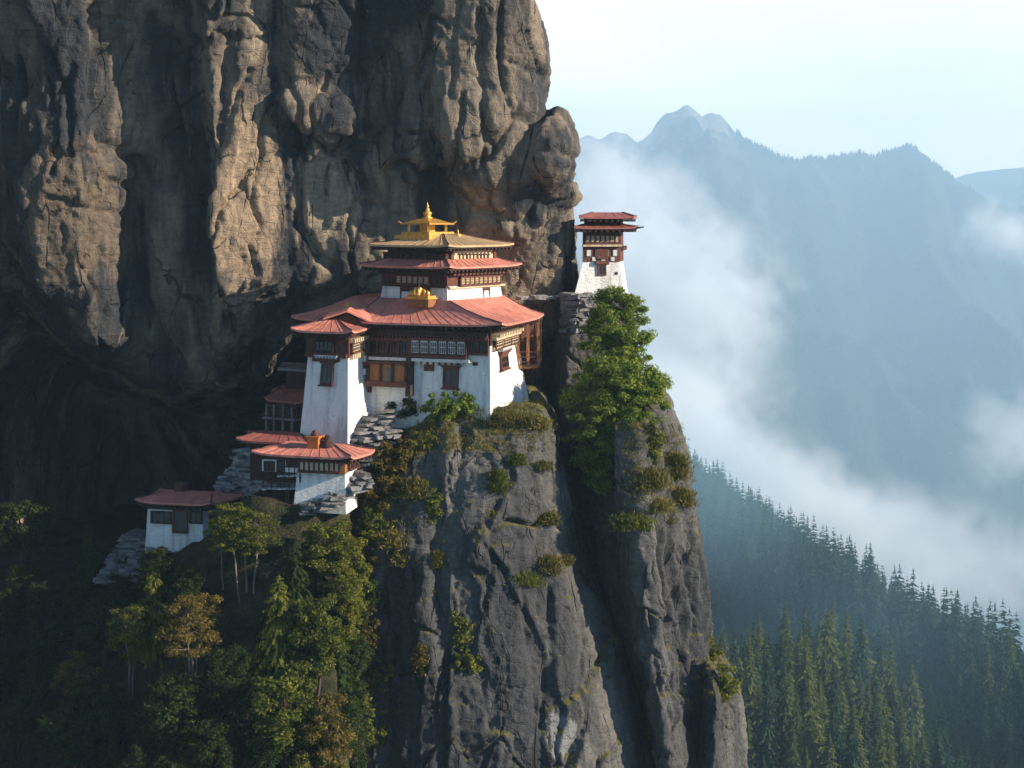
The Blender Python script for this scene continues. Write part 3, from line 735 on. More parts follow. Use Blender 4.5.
class Face:
    """a wall face: left to right a -> b at z, leaning back by batter"""
    def __init__(self, a, b, z, batter=0.0):
        self.o = Vector((a[0], a[1], z)); u = Vector((b[0] - a[0], b[1] - a[1], 0)); self.L = u.length; self.u = u.normalized()
        n = Vector((self.u.y, -self.u.x, 0)); self.v = (Vector((0, 0, 1)) - n * batter).normalized(); self.n = self.u.cross(self.v).normalized()
        if self.n.dot(n) < 0: self.n = -self.n
    def uv(self, px, py):
        d = Vector(((px - CX) / F, 1, -(py - HY) / F)); s = self.o.dot(self.n) / d.dot(self.n)
        q = d * s - self.o; return q.dot(self.u), q.dot(self.v)
    def rect(self, px0, py0, px1, py1):
        my, mx = (py0 + py1) / 2, (px0 + px1) / 2
        return self.uv(px0, my)[0], self.uv(mx, py1)[1], self.uv(px1, my)[0], self.uv(mx, py0)[1]
    def pt(self, u, v, d): return self.o + self.u * u + self.v * v + self.n * d
    def box(self, mb, u0, v0, u1, v1, d0, d1):
        g = self.pt
        mb.hexa([g(u0, v0, d1), g(u1, v0, d1), g(u1, v0, d0), g(u0, v0, d0), g(u0, v1, d1), g(u1, v1, d1), g(u1, v1, d0), g(u0, v1, d0)])

def roof(root, org, eave, ze, top, zt, mat, name='roof', lift=0.22, sag=0.10, thick=0.16, raft=0.55, wall=None, zwall=None, seams=True):
    """sheet roof: eave polygon to top polygon, a little upturned at the corners; fascia, soffit with rafters, hip seams"""
    n = len(eave); mb = MB(); N = 10
    for i in range(n):
        e0, e1, t0, t1 = Vector(eave[i]), Vector(eave[(i + 1) % n]), Vector(top[i]), Vector(top[(i + 1) % n])
        rows_ = []
        for r in range(4):
            s = r / 3; row = []
            for k in range(N + 1):
                q = k / N; e = e0.lerp(e1, q); tt = t0.lerp(t1, q); p = e.lerp(tt, s)
                z = ze + (zt - ze) * s - sag * math.sin(math.pi * s) + lift * (2 * q - 1) ** 6 * (1 - s) ** 2
                row.append((p.x, p.y, z))
            rows_.append(row)
        b = len(mb.v)
        low = [(x, y, z - thick) for x, y, z in rows_[0]]
        for row in [low] + rows_: mb.v += row
        W = N + 1
        for r in range(4):
            for k in range(N):
                mb.f.append((b + r * W + k, b + r * W + k + 1, b + (r + 1) * W + k + 1, b + (r + 1) * W + k))
    for i in range(n):                                    # standing seams of the sheet metal run down the slope
        e0, e1, t0, t1 = Vector(eave[i]), Vector(eave[(i + 1) % n]), Vector(top[i]), Vector(top[(i + 1) % n]); m = int((e1 - e0).length / 0.85)
        for k in range(1, m):
            q = k / m; pts = []
            for r in range(4):
                s = r / 3; p = e0.lerp(e1, q).lerp(t0.lerp(t1, q), s); pts.append((p.x, p.y, ze + (zt - ze) * s - sag * math.sin(math.pi * s) + lift * (2 * q - 1) ** 6 * (1 - s) ** 2 + 0.012))
            mb.tube(pts, 0.028, 0.022, 4)
    b = len(mb.v); mb.v += z3(top, zt); mb.f.append(tuple(range(b, b + n)))
    ro = mb.build(name, mat, root, org)
    so = MB(); inner = offs(eave, -0.12); so.prism(z3(inner, ze - thick - 0.10), z3(inner, ze - thick + 0.02))
    for i in range(n):
        a, c = Vector(inner[i]), Vector(inner[(i + 1) % n]); d = c - a; L = d.length; d.normalize(); nn = Vector((d.y, -d.x))
        m = max(2, int(L / raft))
        for k in range(m):
            p = a + d * (L * (k + 0.5) / m) - nn * 0.55
            so.box((p.x, p.y, ze - thick - 0.19), (0.16, 1.1, 0.16), math.atan2(d.y, d.x))
    so.build('soffit', M_DARK, ro, org)
    if seams:
        for i in range(n):
            e, tt = Vector(eave[i]), Vector(top[i])
            if (e - tt).length < 0.3: continue
            pts = []
            for r in range(4):
                s = r / 3; p = e.lerp(tt, s); pts.append((p.x, p.y, ze + (zt - ze) * s - sag * math.sin(math.pi * s) + lift * (1 - s) ** 2 + 0.02))
            sm = MB(); sm.tube(pts, 0.06, 0.06, 6); sm.build('hip_seam', M_SEAM, ro, org)
    return ro

def window(root, org, fc, rc, cols_=2, rows_=2, lintel=True, mat=None, deep=0.0, name='window'):
    u0, v0, u1, v1 = fc.rect(*rc); mat = mat or M_RED; w = u1 - u0; hgt = v1 - v0; b = min(0.16, w * 0.16); d = deep
    m = MB()
    fc.box(m, u0, v0, u0 + b, v1, d - 0.1, d + 0.10); fc.box(m, u1 - b, v0, u1, v1, d - 0.1, d + 0.10)
    fc.box(m, u0 + b, v1 - b, u1 - b, v1, d - 0.1, d + 0.098); fc.box(m, u0 + b, v0, u1 - b, v0 + b, d - 0.1, d + 0.098)
    for k in range(1, cols_):
        x = u0 + b + (w - 2 * b) * k / cols_; fc.box(m, x - 0.03, v0 + b, x + 0.03, v1 - b, d - 0.05, d + 0.06)
    for k in range(1, rows_):
        y = v0 + b + (hgt - 2 * b) * k / rows_; fc.box(m, u0 + b, y - 0.025, u1 - b, y + 0.025, d - 0.05, d + 0.055)
    o = m.build(name, mat, root, org)
    p = MB(); fc.box(p, u0 + b * 0.9, v0 + b * 0.9, u1 - b * 0.9, v1 - b * 0.9, d - 0.12, d + 0.025); p.build('pane', M_PANE, o, org)
    if lintel:
        l = MB()
        for k in range(3):
            e = 0.10 + 0.14 * k; fc.box(l, u0 - e, v1 + 0.02 + 0.13 * k, u1 + e, v1 + 0.15 + 0.13 * k, -0.05, 0.16 + 0.12 * k)
        l.build('lintel', M_RED, o, org)
        l = MB(); e = 0.5; nd = max(3, int((w + 2 * e) / 0.28))
        for k in range(nd):
            x = u0 - e + (w + 2 * e) * (k + 0.5) / nd; fc.box(l, x - 0.07, v1 + 0.43, x + 0.07, v1 + 0.56, -0.05, 0.46)
        fc.box(l, u0 - e, v1 + 0.57, u1 + e, v1 + 0.68, -0.05, 0.5)
        l.build('dentils', M_PALE, o, org)
        l = MB(); fc.box(l, u0 - 0.12, v0 - 0.14, u1 + 0.12, v0 - 0.01, -0.05, 0.2); l.build('sill', M_RED, o, org)
    return o
def band(root, org, fc, rc, d0, d1, mat, name):
    m = MB(); fc.box(m, *fc.rect(*rc), d0, d1); return m.build(name, mat, root, org)
def dentil_row(root, org, fc, rc, pitch, d0, d1, mat, name='dentil_row', duty=0.55):
    u0, v0, u1, v1 = fc.rect(*rc); m = MB(); k = max(2, int((u1 - u0) / pitch)); p = (u1 - u0) / k
    for i in range(k): fc.box(m, u0 + p * (i + 0.5 - duty / 2), v0, u0 + p * (i + 0.5 + duty / 2), v1, d0, d1)
    return m.build(name, mat, root, org)
def gallery(root, org, fc, rc, n, d, body=None, lattice=None, name='gallery', rail=True):
    """projecting timber gallery with a row of lattice lights between posts and carved beams"""
    u0, v0, u1, v1 = fc.rect(*rc); H = v1 - v0; body = body or M_RED; lattice = lattice or M_PALE
    m = MB(); fc.box(m, u0, v0, u1, v1, -0.1, d)
    for k in range(n + 1):
        x = u0 + (u1 - u0) * k / n; fc.box(m, x - 0.07, v0 + H * 0.12, x + 0.07, v1 - H * 0.12, d, d + 0.14)
    fc.box(m, u0 - 0.1, v0, u1 + 0.1, v0 + H * 0.14, d, d + 0.22); fc.box(m, u0 - 0.1, v1 - H * 0.14, u1 + 0.1, v1, d, d + 0.22)
    o = m.build(name, body, root, org)
    p = MB(); l = MB()
    for k in range(n):
        a = u0 + (u1 - u0) * k / n + 0.12; b = u0 + (u1 - u0) * (k + 1) / n - 0.12; c = v0 + H * 0.24; e = v1 - H * 0.22
        fc.box(p, a, c, b, e, d, d + 0.03)
        for q in (0.0, 0.33, 0.67, 1.0):
            x = a + (b - a) * q; fc.box(l, x - 0.025, c, x + 0.025, e, d + 0.01, d + 0.09)
        for q in (0.0, 0.55, 1.0):
            y = c + (e - c) * q; fc.box(l, a, y - 0.025, b, y + 0.025, d + 0.01, d + 0.085)
        fc.box(l, a - 0.02, e + 0.02, b + 0.02, e + H * 0.06, d + 0.01, d + 0.10)
    p.build('pane', M_PANE, o, org); l.build('lattice', lattice, o, org)
    return o

# ------------------------------------------------------------------ the temple
def px_poly(*pts): return [XY(a, b) for a, b in pts]
O = P(440, 400, 121); org = tuple(O)
temple = tag(empty('temple', O), 'tall white walled temple with stacked red roofs and a golden lantern on top', 'temple')
zb, ze = ZZ(402, 117) - 2.5, -8.6
hall_t = px_poly((362, 121), (490, 117), (517, 125.5), (500, 132), (350, 132))
hall_b = px_poly((360, 120.7), (490.5, 116.3), (532, 126), (512, 133), (346, 133))
zw = ZZ(345, 118)
m = MB(); m.prism(z3(hall_b, zb), z3(hall_t, zw)); m.build('wall', M_WHITE, temple, org)
m = MB(); m.prism(z3(offs(hall_t, 0.06), zw), z3(offs(hall_t, 0.06), ze)); m.build('upper_wall', M_DARK, temple, org)
bat = 0.30
fF = Face(hall_t[0], hall_t[1], zw, 0.06); fR = Face(hall_t[1], hall_t[2], zw, 0.10)
fFv = Face(hall_t[0], hall_t[1], zw, 0.0); fRv = Face(hall_t[1], hall_t[2], zw, 0.0)
# front: timber gallery, beams, lower balcony
band(temple, org, fFv, (366, 330, 489, 336), -0.1, 0.55, M_DARK, 'eave_beam')
dentil_row(temple, org, fFv, (368, 335.5, 489, 338.5), 0.34, -0.1, 0.6, M_RED)
gallery(temple, org, fFv, (413, 337.5, 468, 357.5), 6, 0.45)
gallery(temple, org, fFv, (369, 337.5, 411, 357.5), 4, 0.35, M_RED, M_DARK)
gallery(temple, org, fFv, (470, 338, 489, 355), 2, 0.25, M_RED, M_DARK)
band(temple, org, fFv, (366, 357.5, 472, 360.5), -0.1, 0.75, M_PALE, 'ledge')
band(temple, org, fFv, (366, 360.5, 410, 364), -0.1, 0.85, M_RED, 'ledge')
band(temple, org, fF, (372, 364, 408, 386), -0.2, 0.65, M_ORANGE, 'balcony_panel')
for px in (372, 384, 396, 409):
    m = MB(); fF.box(m, *fF.rect(px - 0.9, 363, px + 0.9, 386), 0.60, 0.82); m.build('balcony_post', M_DARK, temple, org)
band(temple, org, fF, (388, 367, 396, 381), 0.5, 0.67, M_PANE, 'balcony_opening')
band(temple, org, fF, (370, 381, 410, 386.5), -0.2, 0.86, M_RED, 'balcony_rail')
m = MB(); fF.box(m, *fF.rect(409, 357, 414, 396), -0.2, 0.7); m.build('corner_post', M_DARK, temple, org)
band(temple, org, fF, (415, 358, 467, 361), -0.2, 0.42, M_RED, 'ledge')
dentil_row(temple, org, fF, (417, 361, 466, 364.5), 0.55, -0.2, 0.40, M_PALE, duty=0.5)
band(temple, org, fF, (425, 362, 434, 371), -0.2, 0.22, M_RED, 'bracket')
window(temple, org, fF, (443, 368, 459, 388), 2, 1)
for rc in ((473, 362, 478, 365.5), (476.5, 351, 481, 355)): band(temple, org, fF, rc, -0.2, 0.12, M_DARK, 'vent_hole')
# right flank in the sun
dentil_row(temple, org, fRv, (491.5, 331, 516, 334), 0.5, -0.1, 0.75, M_CREAM)
band(temple, org, fRv, (491, 334, 516, 337), -0.1, 0.5, M_CREAM, 'ledge')
gallery(temple, org, fRv, (492.5, 337, 515, 347), 3, 0.22, M_RED, M_CREAM)
window(temple, org, fR, (500.5, 355, 508, 369), 1, 2)
dentil_row(temple, org, fR, (491.5, 347, 499, 350), 0.6, -0.2, 0.22, M_CREAM)
# timber bay hung on the right flank
m = MB(); fB = Face(XY(516, 124.8), XY(538, 128.0), zw, 0.0); by = 125.5
pz = [ZZ(a, by) for a in (320, 366)]
bay = px_poly((517, 124.6), (539, 125.4), (541, 131), (519, 131))
m.prism(z3(bay, pz[1] - 0.15), z3(bay, pz[1] + 0.12)); bo = m.build('bay', M_ORANGE, temple, org)
for a, b in ((518, 124.8), (528, 125.2), (538.2, 125.6), (539.5, 128.5), (540, 130.8)):
    x, y = XY(a, b); m = MB(); m.box((x, y, (pz[0] + pz[1]) / 2), (0.26, 0.26, pz[0] - pz[1])); m.build('bay_post', M_ORANGE, bo, org)
m = MB(); inner = px_poly((520, 126.2), (534, 126.6), (536, 130.6), (521, 130.6)); m.prism(z3(inner, pz[1] + 0.12), z3(inner, pz[0])); m.build('bay_wall', M_RED, bo, org)
m = MB()
for a, b, c in ((520, 125, 526), (529, 125.6, 529), (537, 126.2, 530)):
    m.tube([P(a, 366, b), P(c - 4, 384, 127.5)], 0.13, 0.11)
for k in range(3): m.tube([P(518, 352 + k * 5, 124.7), P(538.5, 352 + k * 5, 125.5)], 0.045, 0.045, 5)
m.build('bay_strut', M_RED, bo, org)
# left wing, like a tower
wt = px_poly((308, 117.9), (348, 116.3), (365, 120.9), (322, 126)); wb = px_poly((296, 117.7), (347.5, 115.0), (380, 120.2), (318, 127))
zwt, zwb = ZZ(357, 117), ZZ(446, 115.5) - 2.5
m = MB(); m.prism(z3(wb, zwb), z3(wt, zwt)); m.build('wing_wall', M_WHITE, temple, org)
m = MB(); m.prism(z3(offs(wt, 0.10), zwt), z3(offs(wt, 0.10), -9.05)); m.build('wing_upper_wall', M_RED, temple, org)
L1 = Face(wt[0], wt[1], zwt, 0.0); L2 = Face(wt[1], wt[2], zwt, 0.0); L1b = Face(wt[0], wt[1], zwt, 0.16)
band(temple, org, L1, (306, 335, 348, 338), -0.1, 0.55, M_DARK, 'eave_beam')
window(temple, org, L1, (315.5, 340, 335, 352.5), 4, 2, False, M_DARK, 0.22)
band(temple, org, L1, (307, 353, 348, 357.5), -0.1, 0.32, M_RED, 'ledge')
band(temple, org, L1, (314, 357, 340, 361.5), -0.1, 0.30, M_RED, 'bracket')
window(temple, org, L1b, (321, 364, 333, 385), 2, 1)
dentil_row(temple, org, L2, (349, 337, 364, 341), 0.5, -0.1, 0.5, M_CREAM)
gallery(temple, org, L2, (349, 341, 364, 352), 2, 0.2, M_RED, M_CREAM)
dentil_row(temple, org, L2, (349, 352.5, 364, 357.5), 0.55, -0.1, 0.3, M_CREAM)
m = MB(); fF2 = Face(XY(365, 120.6), XY(373, 120.3), zwt, 0.0)
for k, (a, b) in enumerate(((338, 352), (352, 362), (362, 374), (374, 392))): fF2.box(m, *fF2.rect(363.5 + k * 1.2, a, 371, b), -0.4, 0.6 - 0.12 * k)
m.build('carved_bracket', M_RED, temple, org)
for a in (355, 368):
    m = MB(); fF2.box(m, *fF2.rect(366.3, a, 369.3, a + 6), 0.2, 0.72); m.build('carved_panel', M_PALE, temple, org)
roof(temple, org, px_poly((290.5, 116.6), (352, 114.0), (374, 121.3), (305, 127)), ZZ(331.5, 115.3), px_poly((325, 120.2), (337, 119.8), (341, 121.6), (329, 122)), ZZ(331.5, 115.3) + 0.8, M_ROOF)
# main roof
eave = px_poly((344, 119.6), (502, 115.0), (544, 126.5), (522, 134), (330, 134), (291, 124.2))
top = px_poly((379, 123.6), (449, 118.9), (505, 126.4), (496, 131.5), (380, 131.5), (352, 126))
roof(temple, org, eave, -8.55, top, -6.75, M_ROOF, sag=0.16)
# gablet over the wing
gz = -8.1; ga = [P(323, 320, 119.0), P(372, 323.5, 118.8)]; gp = P(347, 312.2, 118.8); back = Vector((0.4, 5.6, 0.9))
m = MB()
for a, b in ((ga[0], gp), (gp, ga[1])):
    up = Vector((0, 0, 0.14)); m.hexa([a, b, b + back, a + back, a + up, b + up, b + back + up, a + back + up])
m.build('gablet_roof', M_ROOF, temple, org)
m = MB(); m.prism([ga[0] + Vector((0.4, 0.25, -0.25)), ga[1] + Vector((-0.4, 0.25, -0.25)), gp + Vector((0, 0.25, -0.12))], [ga[0] + Vector((0.4, 1.2, -0.25)), ga[1] + Vector((-0.4, 1.2, -0.25)), gp + Vector((0, 1.2, -0.12))]); m.build('gablet_wall', M_DARK, temple, org)
# upper storey
U = px_poly((383, 124.2), (447, 119.6), (500, 126), (440, 131)); Ub = offs(U, 0.22)
zu0, zu1, zu2 = -7.3, ZZ(286, 120), ZZ(271, 119)
m = MB(); m.prism(z3(Ub, zu0), z3(U, zu1)); m.build('tower_wall', M_WHITE, temple, org)
m = MB(); m.prism(z3(offs(U, 0.10), zu1), z3(offs(U, 0.10), zu2)); m.build('tower_frieze', M_RED, temple, org)
uF = Face(U[0], U[1], zu1, 0.0); uR = Face(U[1], U[2], zu1, 0.0)
band(temple, org, uF, (381, 271, 448, 274.5), -0.1, 0.5, M_DARK, 'eave_beam'); band(temple, org, uR, (448, 271, 502, 274.5), -0.1, 0.5, M_RED, 'eave_beam')
gallery(temple, org, uF, (399, 275, 432, 285), 6, 0.3, M_RED, M_CREAM)
dentil_row(temple, org, uF, (383, 276, 397, 284), 0.45, -0.1, 0.18, M_DARK); dentil_row(temple, org, uF, (434, 276, 446, 284), 0.45, -0.1, 0.18, M_DARK)
gallery(temple, org, uR, (458, 275.5, 498, 285), 9, 0.22, M_RED, M_CREAM)
band(temple, org, uF, (383, 285, 448, 287), -0.1, 0.25, M_DARK, 'ledge'); band(temple, org, uR, (448, 285.4, 503, 287.4), -0.1, 0.25, M_CREAM, 'ledge')
for rc in ((401, 287, 414, 300), (419, 287, 431, 300)): window(temple, org, uF, rc, 1, 1, False, M_RED, 0.05)
window(temple, org, uR, (482, 287, 489, 299), 1, 1, False, M_RED, 0.05)
r1e = offs(U, 1.5); r1t = offs(U, -0.25)
roof(temple, org, r1e, ZZ(267.5, 118), r1t, ZZ(267.5, 118) + 0.62, M_ROOF, lift=0.15, sag=0.05)
U2 = offs(U, -0.32); zs0, zs1 = ZZ(267.5, 118) + 0.4, ZZ(246, 118) - 0.1
m = MB(); m.prism(z3(U2, zs0), z3(U2, zs1)); m.build('top_storey_wall', M_DARK, temple, org)
sF = Face(U2[0], U2[1], zs0, 0.0); sR = Face(U2[1], U2[2], zs0, 0.0)
gallery(temple, org, sF, (386, 252.5, 447, 262.5), 7, 0.12, M_DARK, M_RED)
band(temple, org, sR, (450, 250.5, 494, 263), -0.1, 0.10, M_CREAM, 'painted_panel')
m = MB(); rr = random.Random(4)
for k in range(9):
    a = 458 + k * 3.5; fcw = rr.uniform(1.0, 1.7)
    sR.box(m, *sR.rect(a, 254.2 + rr.uniform(-.3, .3), a + fcw, 260.5 + rr.uniform(-1.5, .6)), 0.05, 0.16)
    sR.box(m, *sR.rect(a - .6, 253.6, a + 2.6, 254.9), 0.05, 0.15)
m.build('painted_figures', M_DARK, temple, org)
for a, b in ((449.2, 452), (492, 494.5)):
    m = MB(); sR.box(m, *sR.rect(a, 250, b, 263), -0.1, 0.22); m.build('corner_post', M_RED, temple, org)
r2e = offs(U, 0.95); zt = ZZ(246, 118)
cu = Vector((sum(p[0] for p in U) / 4, sum(p[1] for p in U) / 4)); k2 = 0.28
r2t = [tuple(cu + (Vector(p) - cu) * k2) for p in U]
roof(temple, org, r2e, zt, r2t, zt + 0.95, M_TAN, lift=0.12, sag=0.08)
# golden lantern
rzU = math.atan2(U[1][1] - U[0][1], U[1][0] - U[0][0]); lc = (P(427.5, 240, cu.y).x, cu.y); z0_ = zt + 1.12
def zp(py): return ZZ(py, cu.y)
m = MB(); m.box((lc[0], lc[1], zp(239)), (4.1, 4.1, 0.75), rzU); m.box((lc[0], lc[1], zp(234.2)), (3.3, 3.3, 0.42), rzU)
lan = m.build('roof_lantern', M_GOLD, temple, org)
m = MB(); m.box((lc[0], lc[1], zp(229)), (0.95, 0.95, 1.0), rzU); m.build('lantern_core', M_GOLD, lan, org)
ca, sa = math.cos(rzU), math.sin(rzU)
for sx in (-1, 1):
    for sy in (-1, 1):
        m = MB(); x, y = sx * 1.15, sy * 1.15
        m.box((lc[0] + x * ca - y * sa, lc[1] + x * sa + y * ca, zp(229)), (0.22, 0.22, 0.86), 0); m.build('lantern_column', M_GOLD, lan, org)
m = MB()
def sq(s): return [(lc[0] + x * ca - y * sa, lc[1] + x * sa + y * ca) for x, y in ((-s, -s), (s, -s), (s, s), (-s, s))]
m.prism(z3(sq(1.7), zp(224.6)), z3(sq(1.6), zp(223.0))); m.prism(z3(sq(1.5), zp(223.0) + 0.002), z3(sq(0.5), zp(218.5)))
for x, y in sq(1.62): m.tube([(x, y, zp(223.5)), (x + (x - lc[0]) * 0.14, y + (y - lc[1]) * 0.14, zp(221.0))], 0.09, 0.03, 6)
m.build('lantern_roof', M_GOLD, lan, org)
m = MB(); m.lathe((lc[0], lc[1], zp(218.8)), [(0.42, 0), (0.48, 0.12), (0.26, 0.2), (0.36, 0.36), (0.40, 0.5), (0.28, 0.66), (0.14, 0.74), (0.22, 0.84), (0.10, 0.92), (0.08, 1.02), (0.17, 1.1), (0.06, 1.2), (0.035, 1.38), (0.005, 1.52)], 14)
m.build('finial', M_GOLD, lan, org, True)
m = MB(); q = P(458, 240, cu.y - 0.6); m.lathe(q, [(0.5, -0.35), (0.5, 0.05), (0.3, 0.1), (0.22, 0.3), (0.33, 0.42), (0.12, 0.55), (0.04, 0.8), (0.01, 1.0)], 12); m.build('roof_urn', M_GOLD, temple, org, True)
# gilt ornaments on the main roof
q = P(419.5, 303, 119.9)
m = MB(); m.box((q.x + 0.2, q.y, q.z + 0.02), (2.3, 0.95, 0.66), rzU); orn = m.build('roof_ornament', M_ORANGE, temple, org)
m = MB(); m.box((q.x + 0.1, q.y, q.z + 0.42), (2.7, 1.2, 0.14), rzU); m.box((q.x + 0.15, q.y, q.z + 0.57), (2.4, 1.0, 0.15), rzU); m.build('ornament_tray', M_GOLD, orn, org)
m = MB(); rr = random.Random(9)
for k in range(16):
    a = rr.uniform(-0.85, 0.85); m.lathe((q.x + 0.05 + a, q.y - 0.18 * a + rr.uniform(-.25, .25), q.z + 0.6), [(0.14, 0), (0.20, 0.12), (0.16, 0.26 + 0.22 * (1 - abs(a))), (0.02, 0.4 + 0.3 * (1 - abs(a)))], 8)
m.lathe((q.x, q.y, q.z + 0.6), [(0.3, 0), (0.34, 0.3), (0.2, 0.5), (0.25, 0.62), (0.06, 0.8), (0.01, 1.05)], 12)
m.build('ornament_spikes', M_GOLD, orn, org, True)
q = P(350.5, 310.2, 121.2); m = MB(); rr = random.Random(3)
for k in range(9):
    a = rr.uniform(-0.45, 0.45); m.lathe((q.x + a, q.y + rr.uniform(-.2, .2), q.z - 0.1), [(0.16, 0), (0.23, 0.25), (0.17, 0.45), (0.02, 0.62 + 0.2 * rr.random())], 8)
m.build('roof_ornament', M_GOLD, temple, org, True)

# ------------------------------------------------------------------ chapel below the temple
O = P(300, 480, 113); org = tuple(O)
chap = tag(empty('chapel', O), 'small chapel with two low red roofs, one overlapping the other, below the white tower wing', 'chapel')
ct = px_poly((262, 113.4), (345, 111.6), (357, 114.2), (275, 117)); zc1, zc0 = -18.55, ZZ(473, 112.5)
m = MB(); m.prism(z3(ct, zc0), z3(ct, zc1)); m.build('wall', M_WHITE, chap, org)
lowt = px_poly((297, 112.65), (345, 111.62), (355, 114.0), (300, 116.5)); lowb = px_poly((293, 112.3), (346, 110.9), (358, 114.0), (296, 117))
m = MB(); m.prism(z3(lowb, ZZ(504, 112) - 0.6), z3(lowt, zc0 - 0.004)); m.build('footing_wall', M_WHITE, chap, org)
cF = Face(ct[0], ct[1], zc0, 0); cR = Face(ct[1], ct[2], zc0, 0)
band(chap, org, cF, (262, 457, 346, 460), -0.1, 0.4, M_DARK, 'eave_beam')
gallery(chap, org, cF, (301, 460, 341, 472.5), 8, 0.3, M_RED, M_CREAM)
window(chap, org, cF, (264, 461, 275, 471), 2, 2, False, M_DARK); band(chap, org, cF, (287, 460, 300, 466), -0.1, 0.2, M_DARK, 'awning')
window(chap, org, cF, (277, 460, 285, 472), 1, 1, False, M_DARK)
m = MB(); cF.box(m, *cF.rect(342, 459, 347, 473.5), -0.1, 0.45); m.build('corner_post', M_ORANGE, chap, org)
gallery(chap, org, cR, (346.5, 460, 355, 469), 2, 0.2, M_RED, M_DARK)
roof(chap, org, px_poly((251, 113.0), (351, 110.4), (375, 113.8), (268, 117)), ZZ(457.5, 111), px_poly((285, 115.0), (335, 113.6), (345, 114.2), (290, 116)), ZZ(457.5, 111) + 0.55, M_ROOF, sag=0.02)
bk = px_poly((250, 117.6), (300, 116.2), (310, 119), (262, 120.4)); m = MB(); m.prism(z3(bk, -21.5), z3(bk, -18.0)); m.build('rear_wall', M_DARK, chap, org)
roof(chap, org, px_poly((236, 116.8), (312, 114.9), (326, 118.6), (248, 121)), ZZ(442.5, 115.8), px_poly((258, 118.6), (300, 117.6), (304, 118.4), (262, 119.4)), ZZ(442.5, 115.8) + 0.45, M_ROOFD, sag=0.0)
q = P(315, 447, 113.6); m = MB(); m.box((q.x, q.y, q.z + 0.3), (0.95, 0.95, 0.9), -0.3); m.box((q.x, q.y, q.z + 0.82), (1.15, 1.15, 0.16), -0.3)
ch = m.build('chimney', paint('orange_plaster', (0.50, 0.16, 0.035), 0.3), chap, org)
m = MB(); m.lathe((q.x, q.y, q.z + 0.9), [(0.30, 0), (0.36, 0.16), (0.2, 0.26), (0.25, 0.36), (0.03, 0.5)], 10); m.build('chimney_cap', M_RED, ch, org, True)
q = P(327.5, 447, 113.5); m = MB(); m.lathe(q, [(0.5, -0.15), (0.55, 0.3), (0.4, 0.42), (0.3, 0.5), (0.38, 0.7), (0.2, 0.86), (0.05, 1.0)], 10); m.build('roof_urn', M_DARK, chap, org, True)

# ------------------------------------------------------------------ small house
O = P(175, 546, 121); org = tuple(O)
house = tag(empty('house', O), 'small white house with one flat red roof, lowest building, among the trees', 'house')
ht = px_poly((148, 120.4), (203, 119.3), (224, 121.6), (166, 123)); hb = px_poly((144, 120.4), (203, 119.0), (225, 121.7), (163, 123.4))
zh1, zh0 = ZZ(503, 120.5), ZZ(548, 120.5)
m = MB(); m.prism(z3(hb, zh0 - 1.5), z3(ht, zh1)); m.build('wall', M_WHITE, house, org)
hF = Face(ht[0], ht[1], zh1, 0.03); hR = Face(ht[1], ht[2], zh1, 0.0)
band(house, org, hF, (147, 503, 204, 509.5), -0.2, 0.28, M_DARK, 'eave_beam')
window(house, org, hF, (151.5, 511, 172, 523.5), 3, 1, False, M_DARK, 0.12); window(house, org, hF, (190, 511, 203, 523.5), 2, 1, False, M_DARK, 0.12)
window(house, org, hF, (173.5, 509.5, 188.5, 533), 1, 1, False, M_RED, 0.16, 'door')
band(house, org, hR, (204, 503, 221, 509), -0.2, 0.25, M_RED, 'eave_beam'); window(house, org, hR, (208, 513, 215, 524), 1, 1, False, M_RED, 0.1)
roof(house, org, px_poly((135, 119.6), (210, 117.9), (244, 121.8), (160, 124.4)), ZZ(502.5, 119), px_poly((162, 121.6), (212, 120.6), (222, 121.4), (170, 122.6)), ZZ(502.5, 119) + 0.42, M_ROOF, sag=0.0)
q = P(181.5, 494, 121.9); m = MB(); m.box((q.x, q.y, q.z + 0.25), (0.8, 0.8, 1.2), -0.3); m.box((q.x, q.y, q.z + 0.9), (0.95, 0.95, 0.14), -0.3); m.build('chimney', M_RED, house, org)

# ------------------------------------------------------------------ timber annex in the shadow beside the wing
O = P(282, 430, 124); org = tuple(O)
anx = tag(empty('annex', O), 'narrow dark timber annex in deep shade left of the white tower wing', 'annex')
an = px_poly((268, 124.5), (304, 122.6), (312, 127), (276, 129)); za1, za0 = ZZ(402, 123.5), ZZ(432, 123.5)
m = MB(); m.prism(z3(an, za0 - 3), z3(an, za1)); m.build('wall', M_DARK, anx, org)
aF = Face(an[0], an[1], za1, 0)
gallery(anx, org, aF, (269, 404, 299, 417), 4, 0.2, M_DARK, M_RED)
for a in (268.5, 276, 285, 294):
    m = MB(); aF.box(m, *aF.rect(a, 403, a + 1.6, 431), 0.2, 0.45); m.build('post', M_STONE, anx, org)
band(anx, org, aF, (267, 417, 300, 419), -0.1, 0.7, M_STONE, 'ledge')
roof(anx, org, px_poly((264, 124), (304, 121.6), (314, 128), (272, 130)), ZZ(401.5, 122.6), px_poly((280, 126.4), (304, 125), (307, 127), (284, 128)), ZZ(401.5, 122.6) + 0.75, M_ROOFD, sag=0.0)
up = px_poly((286, 126), (306, 125), (312, 129), (290, 130)); m = MB(); m.prism(z3(up, ZZ(400, 126)), z3(up, ZZ(370, 126))); m.build('upper_wall', M_DARK, anx, org)
m = MB(); m.prism(z3(offs(up, 0.7), ZZ(369.9, 126)), z3(offs(up, 0.7), ZZ(367.5, 126))); m.build('upper_roof', M_STONE, anx, org)

